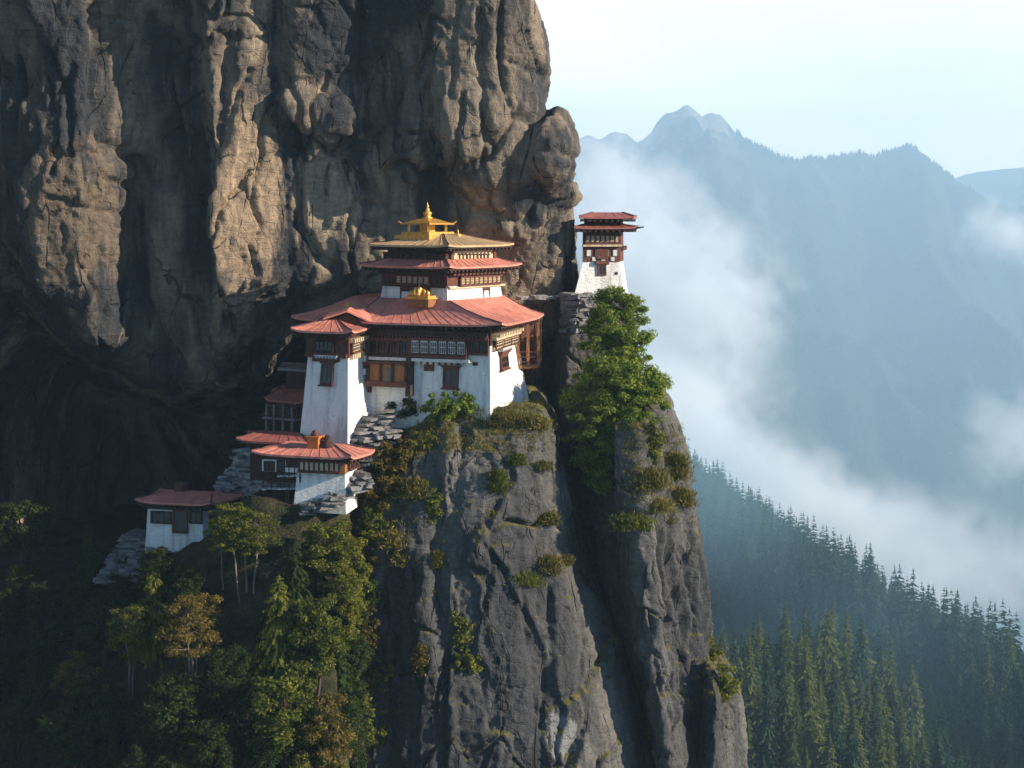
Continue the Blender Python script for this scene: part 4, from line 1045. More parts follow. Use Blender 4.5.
# ------------------------------------------------------------------ watchtower on the buttress
O = P(600, 298, 134); org = tuple(O)
wat = tag(empty('watchtower', O), 'slim white watchtower with red painted timber top, standing apart above the leafy tree', 'tower')
tt = px_poly((583, 133.5), (619.5, 134.2), (623, 138.6), (586, 138.2)); tb = px_poly((572, 132.8), (625, 133.7), (629, 139.2), (576, 138.8))
zt1_, zt0 = ZZ(262, 133.6), ZZ(304, 133)
m = MB(); m.prism(z3(tb, zt0), z3(tt, zt1_)); m.build('wall', M_WHITE, wat, org)
m = MB(); m.prism(z3(offs(tt, 0.05), zt1_), z3(offs(tt, 0.02), ZZ(230, 133.6))); m.build('upper_wall', M_RED, wat, org)
wF = Face(tt[0], tt[1], zt1_, 0.0); wFb = Face(tt[0], tt[1], zt1_, 0.12); wR = Face(tt[1], tt[2], zt1_, 0.0)
gallery(wat, org, wF, (585, 234.5, 619, 244), 7, 0.22, M_RED, M_CREAM)
band(wat, org, wF, (582, 244.5, 621, 246.5), -0.1, 0.45, M_CREAM, 'ledge')
dentil_row(wat, org, wF, (584, 250, 619, 256), 0.85, -0.1, 0.16, M_PALE, duty=0.45); dentil_row(wat, org, wF, (589, 257, 617, 261), 0.7, -0.1, 0.14, M_PALE, duty=0.4)
band(wat, org, wF, (596, 249, 607.5, 259), -0.1, 0.22, M_RED, 'painted_panel')
dentil_row(wat, org, wR, (620, 246, 624, 250), 0.8, -0.1, 0.3, M_RED)
window(wat, org, wFb, (597.5, 265, 606, 275.5), 2, 1, False, M_RED, 0.08)
band(wat, org, wFb, (595, 261, 608.5, 264.6), -0.2, 0.35, M_RED, 'lintel')
band(wat, org, wFb, (615.3, 272, 617.6, 274.6), -0.2, 0.10, M_DARK, 'vent_hole')
roof(wat, org, px_poly((574, 131.9), (635, 132.8), (638, 140), (577, 139.5)), ZZ(227.5, 132.4), px_poly((583, 133.8), (620, 134.4), (623, 138), (586, 138)), ZZ(227.5, 132.4) + 0.30, M_ROOFD, sag=0.0, lift=0.1)
m = MB(); u2 = px_poly((584, 133.6), (620, 134.2), (623, 138.5), (587, 138)); m.prism(z3(u2, ZZ(228, 133)), z3(u2, ZZ(217, 133.4))); m.build('attic_wall', M_DARK, wat, org)
roof(wat, org, px_poly((579, 132.1), (634, 132.9), (637, 139.8), (581, 139.4)), ZZ(217, 132.4), px_poly((592, 134.4), (622, 134.8), (624, 137.6), (594, 137.4)), ZZ(217, 132.4) + 0.45, M_ROOFD, sag=0.0, lift=0.1)
for k in range(3):
    m = MB(); q = P(626 + 3.5 * k, 229.5 - 0.8 * k, 133.2 + k); m.tube([q, q + Vector((1.0, -0.3, 0.08))], 0.08, 0.06, 6); m.build('beam_end', M_DARK, wat, org)

# ------------------------------------------------------------------ dry stone terraces, platforms
def slabs(name, path, rows_, hgt, depth, size, seed, mat, label, jitter=0.4, cat='terrace', back=0.35):
    """irregular flat stones laid in courses along a path of world points; each upper course set back"""
    r = random.Random(seed); m = MB(); path = [Vector(p) for p in path]
    for k in range(rows_):
        for a, b in zip(path[:-1], path[1:]):
            L = (b - a).length; d = (b - a).normalized(); s = 0.0; hn = Vector((-d.y, d.x, 0)).normalized()
            if hn.y < 0: hn = -hn
            while s < L:
                w = r.uniform(*size); c = a + d * (s + w / 2) + hn * (k * back + r.uniform(-jitter, jitter)); hh = hgt * r.uniform(0.6, 1.25)
                rz = math.atan2(d.y, d.x) + r.uniform(-.16, .16); z = c.z + k * hgt + r.uniform(-.06, .06)
                b0 = len(m.v); m.box((c.x, c.y + depth / 2, z), (w * r.uniform(.85, 1.25), depth * r.uniform(.7, 1.3), hh), rz)
                for q in range(b0, len(m.v)):
                    vx = m.v[q]; m.v[q] = (vx[0] + r.uniform(-.14, .14), vx[1] + r.uniform(-.14, .14), vx[2] + r.uniform(-.08, .08))
                s += w * 0.9
    org_ = tuple(path[0]); o = m.build(name, mat, None, org_); o.location = org_
    return tag(o, label, cat)
slabs('stone_terrace', [P(205, 507, 124.5), P(244, 518, 122.3), P(292, 530, 117)], 18, 0.26, 2.0, (0.3, 1.3), 1, M_STONEW, 'tumbled pale stone terrace stepping down left of the chapel', back=0.30)
slabs('stone_terrace', [P(346, 478, 113.5), P(366, 458, 114.5), P(392, 438, 116)], 9, 0.2, 1.5, (0.35, 1.4), 2, M_STONE, 'layered stone ledge climbing beside the right end of the chapel roof', back=0.25)
slabs('stone_terrace', [P(300, 517, 110.2), P(332, 507, 110.3), P(368, 484, 111.8)], 4, 0.22, 1.4, (0.3, 1.3), 6, M_STONE, 'rubble bank sloping below the white chapel footing', back=0.35)
slabs('stone_terrace', [P(94, 584, 118), P(140, 582, 117), P(205, 576, 116.4)], 13, 0.24, 2.0, (0.3, 1.1), 3, M_STONE, 'broken stone steps in shade below the small house', back=0.42)
slabs('stone_wall', [P(563, 330, 132), P(577, 330, 131.4), P(592, 330, 132)], 11, 0.32, 1.2, (0.5, 1.2), 4, M_STONE, 'rough stone retaining wall under the watchtower, left of the leafy tree', 0.08, 'wall', back=0.0)
slabs('stone_ledge', [P(520, 299.5, 132), P(566, 296.5, 133)], 1, 0.25, 1.4, (0.8, 1.6), 5, M_STONEW, 'thin stone ledge path crossing the dark cliff to the watchtower', 0.1, 'path')
def platform(pxs, py, Y, d, posts, label, seed):
    O = P(pxs[0], py, Y); org = tuple(O); root = tag(empty('platform', O), label, 'platform')
    a, b = P(pxs[0], py, Y), P(pxs[1], py, Y - 0.6); m = MB(); r = random.Random(seed); n = 7
    for k in range(n):
        p = a.lerp(b, (k + 0.5) / n); m.box((p.x, p.y + d / 2, p.z + r.uniform(-.03, .03)), ((b - a).length / n * 0.94, d * r.uniform(.9, 1.1), 0.14), -0.1)
    m.build('deck', M_STONEW, root, org)
    for k in range(posts):
        p = a.lerp(b, k / (posts - 1)); m = MB(); m.tube([p + Vector((0, 0.1, -0.05)), p + Vector((r.uniform(-.1, .1), 0.3, -2.4))], 0.09, 0.08, 6); m.build('post', M_DARK, root, org)
    m = MB(); m.tube([a + Vector((0, 0, 0.75)), b + Vector((0, 0, 0.7))], 0.05, 0.05, 5)
    for k in range(5):
        p = a.lerp(b, k / 4); m.tube([p, p + Vector((0, 0, 0.78))], 0.045, 0.04, 5)
    m.build('railing', M_DARK, root, org)
platform((263, 298), 489, 113.2, 2.2, 4, 'weathered timber platform on posts against the white chapel footing', 1)
platform((258, 312), 514, 112.2, 2.0, 5, 'lowest grey timber platform below the chapel, above the yellowing bush', 2)
platform((278, 300), 476, 113.0, 1.5, 3, 'short dark timber landing just under the chapel windows', 3)
# ------------------------------------------------------------------ vegetation
def leaf_mat(name, dark, mid, light, trans=0.38):
    t = NT(name)
    g = t.n('ShaderNodeNewGeometry'); oi = t.n('ShaderNodeObjectInfo'); v = t.coord('Object')
    n = t.noise(v, 0.7, 3, 0.6)
    f = t.math('ADD', t.math('MULTIPLY', g.outputs['Random Per Island'], 0.45), t.math('MULTIPLY', n, 0.75))
    f = t.math('ADD', f, t.math('MULTIPLY', t.math('SUBTRACT', oi.outputs['Random'], 0.5), 0.22))
    c = t.ramp(f, [(0.30, dark), (0.58, mid), (0.85, light)])
    d = t.n('ShaderNodeBsdfDiffuse', {'Color': c}); tr = t.n('ShaderNodeBsdfTranslucent', {'Color': t.mix(1.0, c, (1.0, 1.1, 0.6), 'MULTIPLY')})
    mx = t.n('ShaderNodeMixShader', {0: trans, 1: d.outputs[0], 2: tr.outputs[0]})
    t.t.links.new(mx.outputs[0], t.out.inputs['Surface']); return t.m
L_GREEN = leaf_mat('bright_leaves', (0.055, 0.095, 0.018), (0.14, 0.20, 0.032), (0.29, 0.31, 0.055))
L_DARK = leaf_mat('dark_leaves', (0.014, 0.028, 0.012), (0.030, 0.052, 0.018), (0.065, 0.085, 0.025))
L_OLIVE = leaf_mat('olive_leaves', (0.045, 0.060, 0.014), (0.12, 0.135, 0.025), (0.24, 0.23, 0.045))
L_RUST = leaf_mat('rust_leaves', (0.050, 0.046, 0.014), (0.13, 0.102, 0.028), (0.24, 0.18, 0.05))
L_DRY = leaf_mat('dry_grass', (0.060, 0.058, 0.016), (0.14, 0.125, 0.030), (0.26, 0.21, 0.06), 0.2)
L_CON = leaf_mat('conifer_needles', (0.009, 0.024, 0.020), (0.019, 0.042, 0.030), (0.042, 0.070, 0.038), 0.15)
L_CONY = leaf_mat('sunny_conifer_needles', (0.026, 0.046, 0.018), (0.062, 0.086, 0.026), (0.12, 0.13, 0.038), 0.2)  # lit copy of the needles: sun on the spur put into the colour
M_BARK = paint('bark', (0.075, 0.058, 0.045), 0.5, 0.9, 2.0, 0.1, stretch=(1, 1, 0.3))
M_PBARK = paint('pale_bark', (0.20, 0.165, 0.13), 0.5, 0.9, 2.0, 0.1, stretch=(1, 1, 0.3))

def leaf_cloud(C, R, n, size, rng, up=0.5, thin=0.5, shell=0.45):
    C = np.asarray(C, float); R = np.asarray(R, float)
    if R.ndim == 1: R = np.stack([R, R, R * 0.75], 1)
    K = len(C); i = np.repeat(np.arange(K), n); M = len(i)
    d = rng.normal(size=(M, 3)); d /= np.linalg.norm(d, axis=1)[:, None]
    r = rng.random(M) ** shell
    p = C[i] + d * R[i] * r[:, None]
    nn = d * 0.7 + np.array([0, 0, up]) + rng.normal(size=(M, 3)) * 0.5; nn /= np.linalg.norm(nn, axis=1)[:, None]
    t = np.cross(nn, rng.normal(size=(M, 3))); t /= np.linalg.norm(t, axis=1)[:, None]; b = np.cross(nn, t)
    s = size * rng.uniform(0.6, 1.35, M)[:, None]
    V = np.stack([p - t * s, p - b * s * thin, p + t * s, p + b * s * thin], 1).reshape(-1, 3)
    return V, np.arange(4 * M).reshape(-1, 4)
def crown_mesh(name, C, R, n, size, rng, mat, **kw):
    V, Q = leaf_cloud(C, R, n, size, rng, **kw); return np_mesh(name, V, Q, [mat], False)
def ellipsoid_clumps(k, c, r, rng, inner=0.35, flat=1.0):
    d = rng.normal(size=(k, 3)); d /= np.linalg.norm(d, axis=1)[:, None]
    return np.asarray(c) + d * np.asarray(r) * (inner + (1 - inner) * rng.random(k)[:, None] ** 0.6)
def trunk_mesh(paths, mat, n=7):
    m = MB()
    for pts, r0, r1 in paths: m.tube(pts, r0, r1, n)
    me = bpy.data.meshes.new('trunk'); me.from_pydata(m.v, [], m.f); me.materials.append(mat)
    for p in me.polygons: p.use_smooth = True
    return me
def wob(a, b, k, amp, r):
    a, b = Vector(a), Vector(b)
    return [a.lerp(b, i / k) + (Vector((r.uniform(-amp, amp), r.uniform(-amp, amp), 0)) if 0 < i < k else Vector()) for i in range(k + 1)]

# prototypes: (trunk mesh, crown mesh, nominal height)
def proto_round(seed, mat, H=10.0, W=6.0, kc=75, n=140, size=0.145):
    rng = np.random.default_rng(seed); r = random.Random(seed)
    C = ellipsoid_clumps(kc, (0, 0, H * 0.6), (W * 0.42, W * 0.42, H * 0.36), rng)
    C[:, 0] += 0.35 * np.sin(C[:, 2] * 1.3 + seed); R = rng.uniform(0.45, 1.0, kc) * W / 6
    paths = [(wob((0, 0, -1.5), (0.2, 0, H * 0.7), 5, 0.12, r), 0.2, 0.07)]
    for k in range(10):
        z = H * r.uniform(.25, .65); c = C[r.randrange(kc)]; paths.append((wob((0.1, 0, z), c, 3, 0.15, r), 0.07, 0.02))
    return trunk_mesh(paths, M_BARK), crown_mesh('crown', C, R, n, size, rng, mat), H
def proto_umbrella(seed, mat, H=10.0, W=5.0, stems=2, bare=0.52):
    rng = np.random.default_rng(seed); r = random.Random(seed); paths = []; C = []
    for s in range(stems):
        bx = (s - (stems - 1) / 2) * 0.9 + r.uniform(-.2, .2); tx = bx * 2.0 + r.uniform(-.3, .3); hh = H * r.uniform(0.86, 1.0)
        pts = wob((bx * 0.6, r.uniform(-.3, .3), -1.5), (tx, r.uniform(-.4, .4), hh * 0.95), 6, 0.14, r); paths.append((pts, 0.13, 0.04))
        lay = 7
        for k in range(lay):
            z = hh * (bare + (1 - bare) * (k + 0.3) / lay); w = W * 0.5 * math.sin(math.pi * (0.22 + 0.70 * k / lay)) ** 0.8
            for q in range(6):
                a = r.uniform(0, 6.28); rr = w * r.uniform(.25, 1.0); c = (tx * z / hh + rr * math.cos(a), rr * math.sin(a), z + r.uniform(-.25, .25)); C.append(c)
                if q < 3: paths.append((wob((tx * z / hh, 0, z - 0.5), c, 2, 0.05, r), 0.035, 0.012))
    R = rng.uniform(0.4, 0.75, len(C)); R = np.stack([R * 1.25, R * 1.25, R * 0.55], 1)
    return trunk_mesh(paths, M_PBARK, 6), crown_mesh('crown', C, R, 110, 0.115, rng, mat, up=0.7), H
def conifer_quads(rng, H, W, whorls, br, seg, jag=1.0, z0=0.06, droop=0.35, wf=0.30):
    V = []
    for k in range(whorls):
        f = (k + rng.random() * 0.7) / whorls; z = H * (z0 + (1 - z0) * f); z += H * rng.uniform(-.012, .012); L0 = W * 0.5 * (1 - f) ** 0.80 + 0.035 * W
        for b in range(br):
            a = rng.random() * 6.283; L = L0 * rng.uniform(0.5, 1.25); ca, sa = math.cos(a), math.sin(a)
            for s in range(seg):
                t0 = s / seg; t1 = (s + 1.25) / seg; w0 = L * wf * (1 - t0 * 0.75) * rng.uniform(.7, 1.3) + 0.05
                zz0 = z - droop * L * t0 ** 1.3; zz1 = z - droop * L * t1 ** 1.3 - rng.uniform(0, .12) * L
                x0, y0 = ca * L * t0, sa * L * t0; x1, y1 = ca * L * t1, sa * L * t1; j = rng.uniform(-.25, .25) * w0 * jag
                V += [(x0 + j, y0, zz0 + 0.05 * L), (x0 * .5 + x1 * .5 - sa * w0, y0 * .5 + y1 * .5 + ca * w0, (zz0 + zz1) / 2 - 0.16 * L), (x1, y1, zz1), (x0 * .5 + x1 * .5 + sa * w0, y0 * .5 + y1 * .5 - ca * w0, (zz0 + zz1) / 2 - 0.16 * L)]
    V.append((0.0, 0, H * 1.03)); 
    top = [(-0.1 * W * .3, 0, H * .93), (0, 0.03 * W, H * .95), (0.1 * W * .3, 0, H * .93)]
    V = V[:-1] + [(0, 0, H * 1.03)] + top
    V = np.array(V); return V, np.arange(len(V)).reshape(-1, 4)
def proto_conifer(seed, mat, H, W, whorls=26, br=9, seg=4, bark=None, wf=0.30):
    rng = np.random.default_rng(seed); V, Q = conifer_quads(rng, H, W, whorls, br, seg, wf=wf)
    return trunk_mesh([([(0, 0, -2.5), (0, 0, H * 0.5), (0, 0, H * 0.96)], H * 0.013, 0.04)], bark or M_BARK, 6), np_mesh('crown', V, Q, [mat], False), H
def plant(name, proto, loc, height, rz, label, cat, group=None, sx=1.0):
    tr, cr, H = proto; s = height / H
    o = empty(name, loc, rz); o.scale = (s * sx, s * sx, s); tag(o, label, cat, group)
    link('trunk', tr, o); link('crown', cr, o); return o

DG = bpy.context.evaluated_depsgraph_get(); DG.update()
SOLID = ('cliff', 'crag', 'hillside')
def hit(px, py, names=SOLID):
    d = Vector(((px - CX) / F, 1, -(py - HY) / F)).normalized(); o = Vector((0, 0, 0))
    for _ in range(60):
        ok, loc, nor, idx, ob, mt = SC.ray_cast(DG, o, d)
        if not ok: return None, None
        if ob.name.split('.')[0] in names: return loc, nor
        o = loc + d * 0.05
    return None, None

RND = random.Random(42)
pr_round = [proto_round(1, L_OLIVE), proto_round(2, L_DARK), proto_round(3, L_DARK, 10, 7), proto_round(4, L_RUST, 10, 6.5)]
pr_umb = [proto_umbrella(11, L_OLIVE, stems=3), proto_umbrella(12, L_RUST, stems=2), proto_umbrella(13, L_RUST, stems=3), proto_umbrella(14, L_OLIVE, stems=1), proto_umbrella(15, L_OLIVE, stems=2)]
pr_spr = [proto_conifer(21, L_OLIVE, 10, 5.6, 46, 16, 8, wf=0.12), proto_conifer(22, L_DARK, 10, 5.2, 40, 14, 7, wf=0.14)]
G1 = 'trees on the hillside below the houses'
def tree_at(kind, proto, px, top, base, label, cat='tree', group=G1, sx=1.0):
    loc, _ = hit(px, base)
    if loc is None: return None
    h = (base - top) / F * loc.y
    return plant(kind, proto, loc - Vector((0, 0, 0.1)), h, RND.uniform(0, 6.28), label, cat, group, sx)
tree_at('pine_tree', pr_umb[3], 221, 505, 590, 'slim olive pine with one bare trunk just in front of the small house', 'pine', sx=.9)
tree_at('pine_tree', pr_umb[0], 246, 499, 596, 'olive pine with three pale leaning trunks beside the small house', 'pine', sx=1.0)
tree_at('spruce_tree', pr_spr[0], 153, 556, 650, 'olive green spruce directly below the small house steps', 'spruce', sx=1.0)
tree_at('pine_tree', pr_umb[4], 131, 597, 702, 'olive pine with two long thin trunks, left of the rust brown pine', 'pine', sx=.85)
tree_at('pine_tree', pr_umb[2], 192, 594, 708, 'large rust brown pine with three bare trunks in mid slope', 'pine', sx=1.05)
tree_at('pine_tree', pr_umb[1], 76, 647, 745, 'small rust topped pine on a pair of thin trunks at lower left', 'pine', sx=.85)
tree_at('spruce_tree', pr_spr[1], 88, 522, 592, 'small dark conifer standing alone at the foot of the black cliff', 'spruce', sx=1.1)
tree_at('broadleaf_tree', pr_round[0], 333, 512, 590, 'yellow green rounded tree just below the stone rubble of the chapel', sx=1.35)
tree_at('spruce_tree', pr_spr[0], 279, 572, 690, 'tall pointed olive spruce to the right of the rust brown pine', 'spruce', sx=1.05)
tree_at('broadleaf_tree', pr_round[0], 318, 585, 700, 'tall olive tree at the edge of the grey crag', sx=1.0)
tree_at('broadleaf_tree', pr_round[0], 285, 655, 775, 'big olive tree low at the foot of the grey crag, with a broad crown', sx=1.15)
tree_at('broadleaf_tree', pr_round[3], 330, 690, 790, 'rusty olive tree against the base of the grey crag', sx=1.0)
tree_at('broadleaf_tree', pr_round[2], 180, 668, 768, 'dark green leafy tree under the rust brown pine', sx=1.2)
tree_at('broadleaf_tree', pr_round[1], 75, 690, 780, 'dark leafy tree low in the left corner thicket', sx=1.3)
tree_at('broadleaf_tree', pr_round[2], 228, 640, 730, 'dark leafy tree between the rust brown pine and the pointed spruce', sx=1.0)
tree_at('broadleaf_tree', pr_round[1], 22, 488, 572, 'added dark leafy tree at the far left foot of the black cliff', sx=1.4)  # tree added to cover a sunlit spot on the rock behind
rg = random.Random(5); done = []
for k in range(400):
    px = rg.uniform(-30, 362); b = rg.uniform(600, 860)
    if any(a <= px <= c and b > d for a, c, d in ((52, 100, 690), (108, 155, 655), (158, 226, 655), (205, 262, 555))) and b < 745: continue
    if b < 590 + 0.10 * (200 - px) or any(abs(px - a) < 24 and abs(b - c) < 26 for a, c in done): continue
    loc, _ = hit(px, b)
    if loc is None: continue
    done.append((px, b)); hpx = rg.uniform(45, 85)
    pr = rg.choice([pr_round[1], pr_round[2], pr_round[1], pr_spr[1], pr_round[2]]) if px < 250 else rg.choice([pr_round[1], pr_round[0], pr_spr[1]])
    plant('broadleaf_tree' if pr not in pr_spr else 'spruce_tree', pr, loc, hpx / F * loc.y, rg.uniform(0, 6.28),
          'dark green tree in the dense shaded thicket on the left hillside' if pr not in pr_spr else 'dark pointed spruce in the dense shaded thicket on the left hillside', 'tree' if pr not in pr_spr else 'spruce',
          'trees of the shaded thicket' if pr not in pr_spr else 'spruces of the shaded thicket', rg.uniform(.95, 1.3))
    if len(done) >= 84: break

# the big leafy tree on the narrow crag: three crowns stacked down the slope
def big_tree(px, py, Y, blobs, base, label, seed, mat, n=210, size=0.125):
    rng = np.random.default_rng(seed); r = random.Random(seed); O = Vector(base); C = []; R = []
    for (a, b, YY, ra, rb, k) in blobs:
        c = P(a, b, YY) - O; rx, rz = ra / F * YY, rb / F * YY
        C.append(ellipsoid_clumps(k, c, (rx, rx * 0.8, rz), rng, 0.45)); R.append(rng.uniform(0.38, 0.95, k))
    C = np.concatenate(C); R = np.concatenate(R); R = np.stack([R * 1.1, R * 1.1, R * 0.62], 1)
    o = empty('broadleaf_tree', O); tag(o, label, 'tree', 'leafy trees on the narrow crag')
    paths = []; c0 = Vector(C.mean(0)); paths.append((wob((0, 0, -1.0), c0, 5, 0.25, r), 0.34, 0.14))
    for k in range(26): paths.append((wob(Vector((0, 0, 0)).lerp(c0, r.uniform(.45, 1)), C[r.randrange(len(C))], 3, 0.2, r), 0.10, 0.02))
    link('trunk', trunk_mesh(paths, M_BARK), o); link('crown', crown_mesh('crown', C, R, n, size, rng, mat, up=0.6), o); return o
big_tree(0, 0, 0, [(618, 322, 126, 32, 36, 90), (618, 350, 125, 38, 28, 75)], P(618, 402, 124), 'topmost bright green leafy tree, its crown touching the white watchtower wall', 101, L_GREEN)
big_tree(0, 0, 0, [(622, 385, 121.5, 40, 36, 105), (642, 392, 121, 27, 28, 60), (592, 395, 122.5, 28, 28, 50)], P(624, 440, 120.5), 'middle bright green leafy tree, the widest, bulging over the chasm edge', 102, L_GREEN)
big_tree(0, 0, 0, [(602, 440, 119.5, 36, 36, 90), (628, 436, 118.5, 28, 30, 60), (610, 474, 118, 20, 20, 32)], P(612, 478, 117.8), 'lowest bright green leafy tree, hanging down the front of the narrow crag', 103, L_GREEN)

# shrubs on ledges and along the crags
def shrub(px, py, w, hgt, mat, label, seed, name='shrub', cat='shrub', off=0.3, dens=70, size=0.13, group=None):
    loc, nor = hit(px, py)
    if loc is None: return
    rng = np.random.default_rng(seed); s = loc.y / F; rx, rz = w * s / 2, hgt * s / 2
    k = int(np.clip(rx * rz * 16, 6, 60)); C = ellipsoid_clumps(k, (0, 0, rz * 0.6), (rx, rx * 0.6, rz), rng, 0.2)
    R = rng.uniform(0.22, 0.5, k) * min(1.2, max(0.6, rz))
    me = crown_mesh(name, C, R, dens, size, rng, mat)
    return tag(link(name, me, None, loc + nor * off - Vector((0, 0, 0.2))), label, cat, group)
def tuft(px, py, w, hgt, mat, label, seed, name='grass_tuft', cat='grass tuft', group=None):
    loc, nor = hit(px, py)
    if loc is None: return
    w *= 0.85; hgt *= 0.55
    rng = np.random.default_rng(seed); s = loc.y / F; rx, rz = w * s / 2, hgt * s
    M = int(np.clip(rx * rz * 2400, 500, 5000))
    u = rng.normal(size=(M, 2)) * np.array([rx * .5, rx * .28]); base = np.stack([u[:, 0], u[:, 1], -np.abs(u[:, 0]) * .15 - 0.15 * rng.random(M)], 1)
    # blades follow the rock: hang out along the normal and up
    nn = np.array(nor); ln = rng.uniform(.25, .75, M)[:, None] * min(1.0, rz); dirv = np.array([0, 0, 0.75]) + nn * 0.5 + rng.normal(size=(M, 3)) * 0.5
    dirv /= np.linalg.norm(dirv, axis=1)[:, None]; base = base + np.stack([0 * u[:, 0], 0 * u[:, 0], rng.uniform(-.5, .5, M) * rz], 1)
    tip = base + dirv * ln; side = np.cross(dirv, rng.normal(size=(M, 3))); side /= np.linalg.norm(side, axis=1)[:, None]; w_ = 0.034
    mid = base * .45 + tip * .55
    V = np.stack([base, mid - side * w_, tip, mid + side * w_], 1).reshape(-1, 3)
    return tag(link(name, np_mesh(name, V, np.arange(4 * M).reshape(-1, 4), [mat], False), None, loc + nor * 0.1), label, cat, group)
shrub(446, 416, 60, 34, L_GREEN, 'bright green bush at the foot of the temple wall, below the front window', 201, dens=95)
shrub(412, 424, 50, 38, L_DARK, 'darker green bush left of the bright one under the temple wall', 202, dens=90)
shrub(398, 470, 46, 44, L_RUST, 'rust brown bush on the shoulder between chapel and crag', 203)
shrub(385, 505, 60, 40, L_RUST, 'wide tawny bush lower on the left edge of the crag', 204)
shrub(375, 532, 50, 34, L_OLIVE, 'olive bush at the crag edge beside the yellow green tree', 205)
shrub(420, 448, 28, 20, L_OLIVE, 'small olive bush below the dark green bush of the temple', 206)
shrub(432, 515, 14, 40, L_OLIVE, 'narrow strip of green growing in the long dark crease of the crag', 207)
shrub(352, 478, 40, 26, L_RUST, 'brown bush on the rubble right of the chapel', 208)
shrub(360, 612, 36, 56, L_DARK, 'dark green bush clinging to the left flank of the crag', 209)
shrub(374, 700, 40, 60, L_RUST, 'rust olive bush low on the left flank of the crag', 210)
shrub(580, 203, 18, 18, L_OLIVE, 'little green bush on the boulder beside the watchtower roof', 211, dens=110, size=.10)
shrub(462, 640, 26, 40, L_OLIVE, 'olive bush hanging in the middle of the crag face', 212)
shrub(470, 668, 36, 22, L_OLIVE, 'flat olive bush at the foot of the hanging one on the crag face', 213)
shrub(422, 670, 22, 34, L_RUST, 'small tawny bush left of the hanging olive bush', 214)
shrub(725, 690, 24, 44, L_OLIVE, 'olive bush between the sunlit crag and the little pinnacle', 215)
shrub(756, 765, 36, 30, L_OLIVE, 'olive bush at the bottom edge below the little pinnacle', 216)
shrub(655, 450, 26, 40, L_OLIVE, 'olive scrub under the leafy trees on the sunlit shoulder', 217)
shrub(388, 672, 16, 22, L_OLIVE, 'tiny olive bush on the pale left part of the crag', 218)
shrub(712, 660, 18, 30, L_OLIVE, 'small bush high on the right edge of the sunlit crag', 219)
for k, (a, b, w, hh, mt, lb) in enumerate([
    (352, 585, 34, 40, L_OLIVE, 'olive bush on the crag edge right of the sunny tall tree'), (362, 640, 30, 44, L_RUST, 'tawny bush halfway down the left flank of the crag'),
    (350, 668, 34, 50, L_DARK, 'dark green bush tucked between hillside and crag'), (366, 742, 40, 44, L_OLIVE, 'olive bush near the bottom edge at the foot of the crag'),
    (350, 720, 36, 40, L_OLIVE, 'round olive bush beside the rusty tree at the crag base'), (372, 560, 22, 24, L_RUST, 'small tawny bush below the olive bush of the crag edge'),
    (345, 545, 30, 30, L_RUST, 'tawny bush right of the yellow green rounded tree')]): shrub(a, b, w, hh, mt, lb, 240 + k)
for k, (a, b, w, hh, mt, lb) in enumerate([
    (505, 420, 46, 18, L_DRY, 'dry yellow grass fringe on the crag top right of the bright bush'), (535, 424, 26, 22, L_DRY, 'dry grass spilling over the right rim of the crag top'),
    (480, 412, 40, 16, L_DRY, 'dry grass tuft directly under the sunlit temple corner'), (497, 482, 20, 34, L_OLIVE, 'upright green grass clump high on the crag face'),
    (517, 460, 18, 16, L_OLIVE, 'small green tuft right of the upright grass clump'), (541, 466, 22, 14, L_DRY, 'pale tuft near the right rim of the crag'),
    (548, 520, 24, 18, L_DRY, 'brown tuft in a rock pocket near the chasm'), (523, 580, 34, 18, L_OLIVE, 'low green cushion in the middle of the crag face'),
    (548, 565, 26, 26, L_DRY, 'yellowish grass tuft just above the green cushion'), (650, 480, 40, 30, L_DRY, 'broad yellow grass slope on the shoulder of the narrow crag'),
    (674, 468, 24, 40, L_DRY, 'yellow grass along the sunlit ridge of the narrow crag'), (682, 498, 24, 26, L_DRY, 'yellow grass at the right end of the grassy shoulder'),
    (632, 522, 44, 22, L_OLIVE, 'green grass cushion at the lower edge of the grassy shoulder'), (655, 505, 34, 18, L_DRY, 'dry grass below the yellow slope on the shoulder'),
    (440, 560, 14, 22, L_DRY, 'thin dry tuft in the dark crease of the crag'), (402, 560, 20, 20, L_DRY, 'dry tuft left of the dark crease'),
    (645, 735, 24, 16, L_OLIVE, 'green tuft at the bottom of the chasm'), (415, 490, 26, 30, L_DRY, 'dry yellow grass on the left shoulder of the crag'),
    (395, 540, 26, 24, L_DRY, 'dry grass patch under the wide tawny bush'), (566, 560, 16, 14, L_DRY, 'faint dry tuft beside the chasm rim')]):
    tuft(a, b, w, hh, mt, lb, 300 + k)

# thin dry grass creeping over the ledges and shoulders of the crags
rs = random.Random(88); SV = []
for (x0_, x1_, y0_, y1_, cnt, nzmin) in ((392, 556, 400, 455, 420, 0.12), (350, 420, 440, 560, 260, 0.10), (625, 700, 425, 525, 420, 0.10), (430, 580, 455, 640, 150, 0.30), (700, 740, 645, 700, 60, 0.1)):
    for k in range(cnt):
        loc, nor = hit(rs.uniform(x0_, x1_), rs.uniform(y0_, y1_), ('crag',))
        if loc is None or nor.z < nzmin + rs.uniform(-.05, .25): continue
        for q in range(26):
            b = loc + Vector((rs.gauss(0, .22), rs.gauss(0, .16), rs.gauss(0, .14) - .03)); d = (Vector((0, 0, .7)) + nor * .6 + Vector((rs.gauss(0, .4), rs.gauss(0, .4), rs.gauss(0, .3)))).normalized()
            L = rs.uniform(.12, .38); sd = d.cross(Vector((rs.gauss(0, 1), rs.gauss(0, 1), rs.gauss(0, 1)))).normalized() * .022; m_ = b + d * L * .55
            SV += [tuple(b), tuple(m_ - sd), tuple(b + d * L), tuple(m_ + sd)]
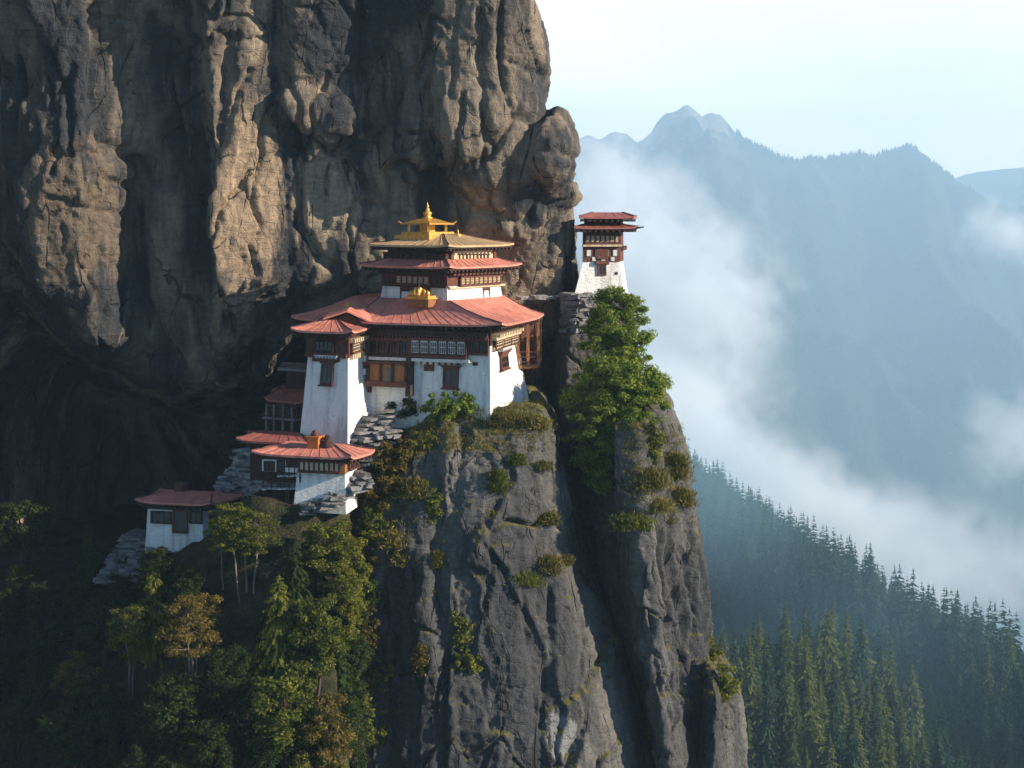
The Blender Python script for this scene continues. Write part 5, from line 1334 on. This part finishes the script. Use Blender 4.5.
tag(link('grass', np_mesh('grass', np.array(SV), np.arange(len(SV)).reshape(-1, 4), [L_DRY], False)), 'thin dry golden grass creeping over the crag tops', 'grass', kind='stuff')
for b in (640, 690, 735, 790):
    tree_at('broadleaf_tree', pr_round[0] if b in (640, 735) else pr_round[2], 352, b - 62, b, 'leafy tree rooted on the steep edge between hillside and grey crag', group='trees along the crag edge', sx=0.9)

# ------------------------------------------------------------------ conifer forest on the far ridge
pr_con = [proto_conifer(31 + k, L_CON if k < 3 else L_CONY, 38, 10.5 + 0.9 * (k % 3), 46, 9, 3) for k in range(6)]
rng = np.random.default_rng(77); cand = []
xs_ = rng.uniform(0, 360, 34000); ys_ = rng.uniform(230, 1150, 34000)
zs_ = forest_z(xs_, ys_); px_ = xs_ / ys_ * F + CX; pyt = -(zs_ + 30) / ys_ * F + HY
ok = (px_ > 540) & (px_ < 1100) & (pyt < 800) & (pyt > 380)
grid = {}; keep = []
for i in np.nonzero(ok)[0]:
    sp = 4.6 if ys_[i] < 480 else 5.2
    c = (int(xs_[i] // 8), int(ys_[i] // 8)); bad = False
    for a in (-1, 0, 1):
        for b in (-1, 0, 1):
            for j in grid.get((c[0] + a, c[1] + b), ()):
                if (xs_[i] - xs_[j]) ** 2 + (ys_[i] - ys_[j]) ** 2 < sp * sp: bad = True
    if bad: continue
    grid.setdefault(c, []).append(i); keep.append(i)
keep.sort(key=lambda i: ys_[i])
dsp, _, _ = seg_min(xs_, ys_, spur)
low = [conifer_quads(np.random.default_rng(60 + k), 38, 12.0, 30, 9, 2) for k in range(4)]
SV = []; SQ = []; off = 0; NI = 0
for i in keep:
    hgt = 30 * (rng.uniform(0.62, 0.98) if rng.random() < 0.75 else rng.uniform(0.34, 0.62)) * (0.85 if ys_[i] < 400 else 1.0); loc = (xs_[i], ys_[i], zs_[i] - 0.5); rz = rng.uniform(0, 6.28)
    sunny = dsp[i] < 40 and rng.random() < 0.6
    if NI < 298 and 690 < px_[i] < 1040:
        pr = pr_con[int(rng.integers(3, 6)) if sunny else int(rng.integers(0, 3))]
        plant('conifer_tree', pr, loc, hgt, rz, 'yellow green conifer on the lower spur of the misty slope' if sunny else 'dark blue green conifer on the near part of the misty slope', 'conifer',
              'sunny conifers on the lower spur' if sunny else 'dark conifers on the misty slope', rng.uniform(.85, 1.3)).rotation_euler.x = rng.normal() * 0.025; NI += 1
    else:
        V, Q = low[int(rng.integers(0, 4))]; s = hgt / 38; c, sn = math.cos(rz), math.sin(rz)
        W = np.stack([(V[:, 0] * c - V[:, 1] * sn) * s, (V[:, 0] * sn + V[:, 1] * c) * s, V[:, 2] * s], 1) + np.array(loc)
        SV.append(W); SQ.append(Q + off); off += len(V)
if SV: tag(link('forest', np_mesh('forest', np.concatenate(SV), np.concatenate(SQ), [L_CON], False)), 'hazy mass of conifers climbing to the skyline of the far ridge', 'forest', kind='stuff')
print('conifers', NI, 'rest', len(SV))
# trees bristling on the mountain crest
SV = []; off = 0; rng = np.random.default_rng(9)
for k in range(2200):
    x = rng.uniform((735 - CX) / F * 8000, (1040 - CX) / F * 8000); zc = np.interp(x, mgx, mcz); d = abs(rng.normal()) * 60; hh = rng.uniform(20, 46); w = hh * .22
    b = np.array([x, 8000 - d, zc - d * .6 - 4]); a0 = rng.random() * 3
    for q in range(2):
        a = a0 + q * 1.57; dv = np.array([math.cos(a) * w, math.sin(a) * w, 0]); SV += [b - dv, b + dv + 0, b + dv * .15 + (0, 0, hh), b - dv * .15 + (0, 0, hh)]
tag(link('mountain_trees', np_mesh('mountain_trees', np.array(SV), np.arange(len(SV)).reshape(-1, 4), [L_CON], False)), 'tiny trees bristling along the mountain skyline', 'trees', kind='stuff')
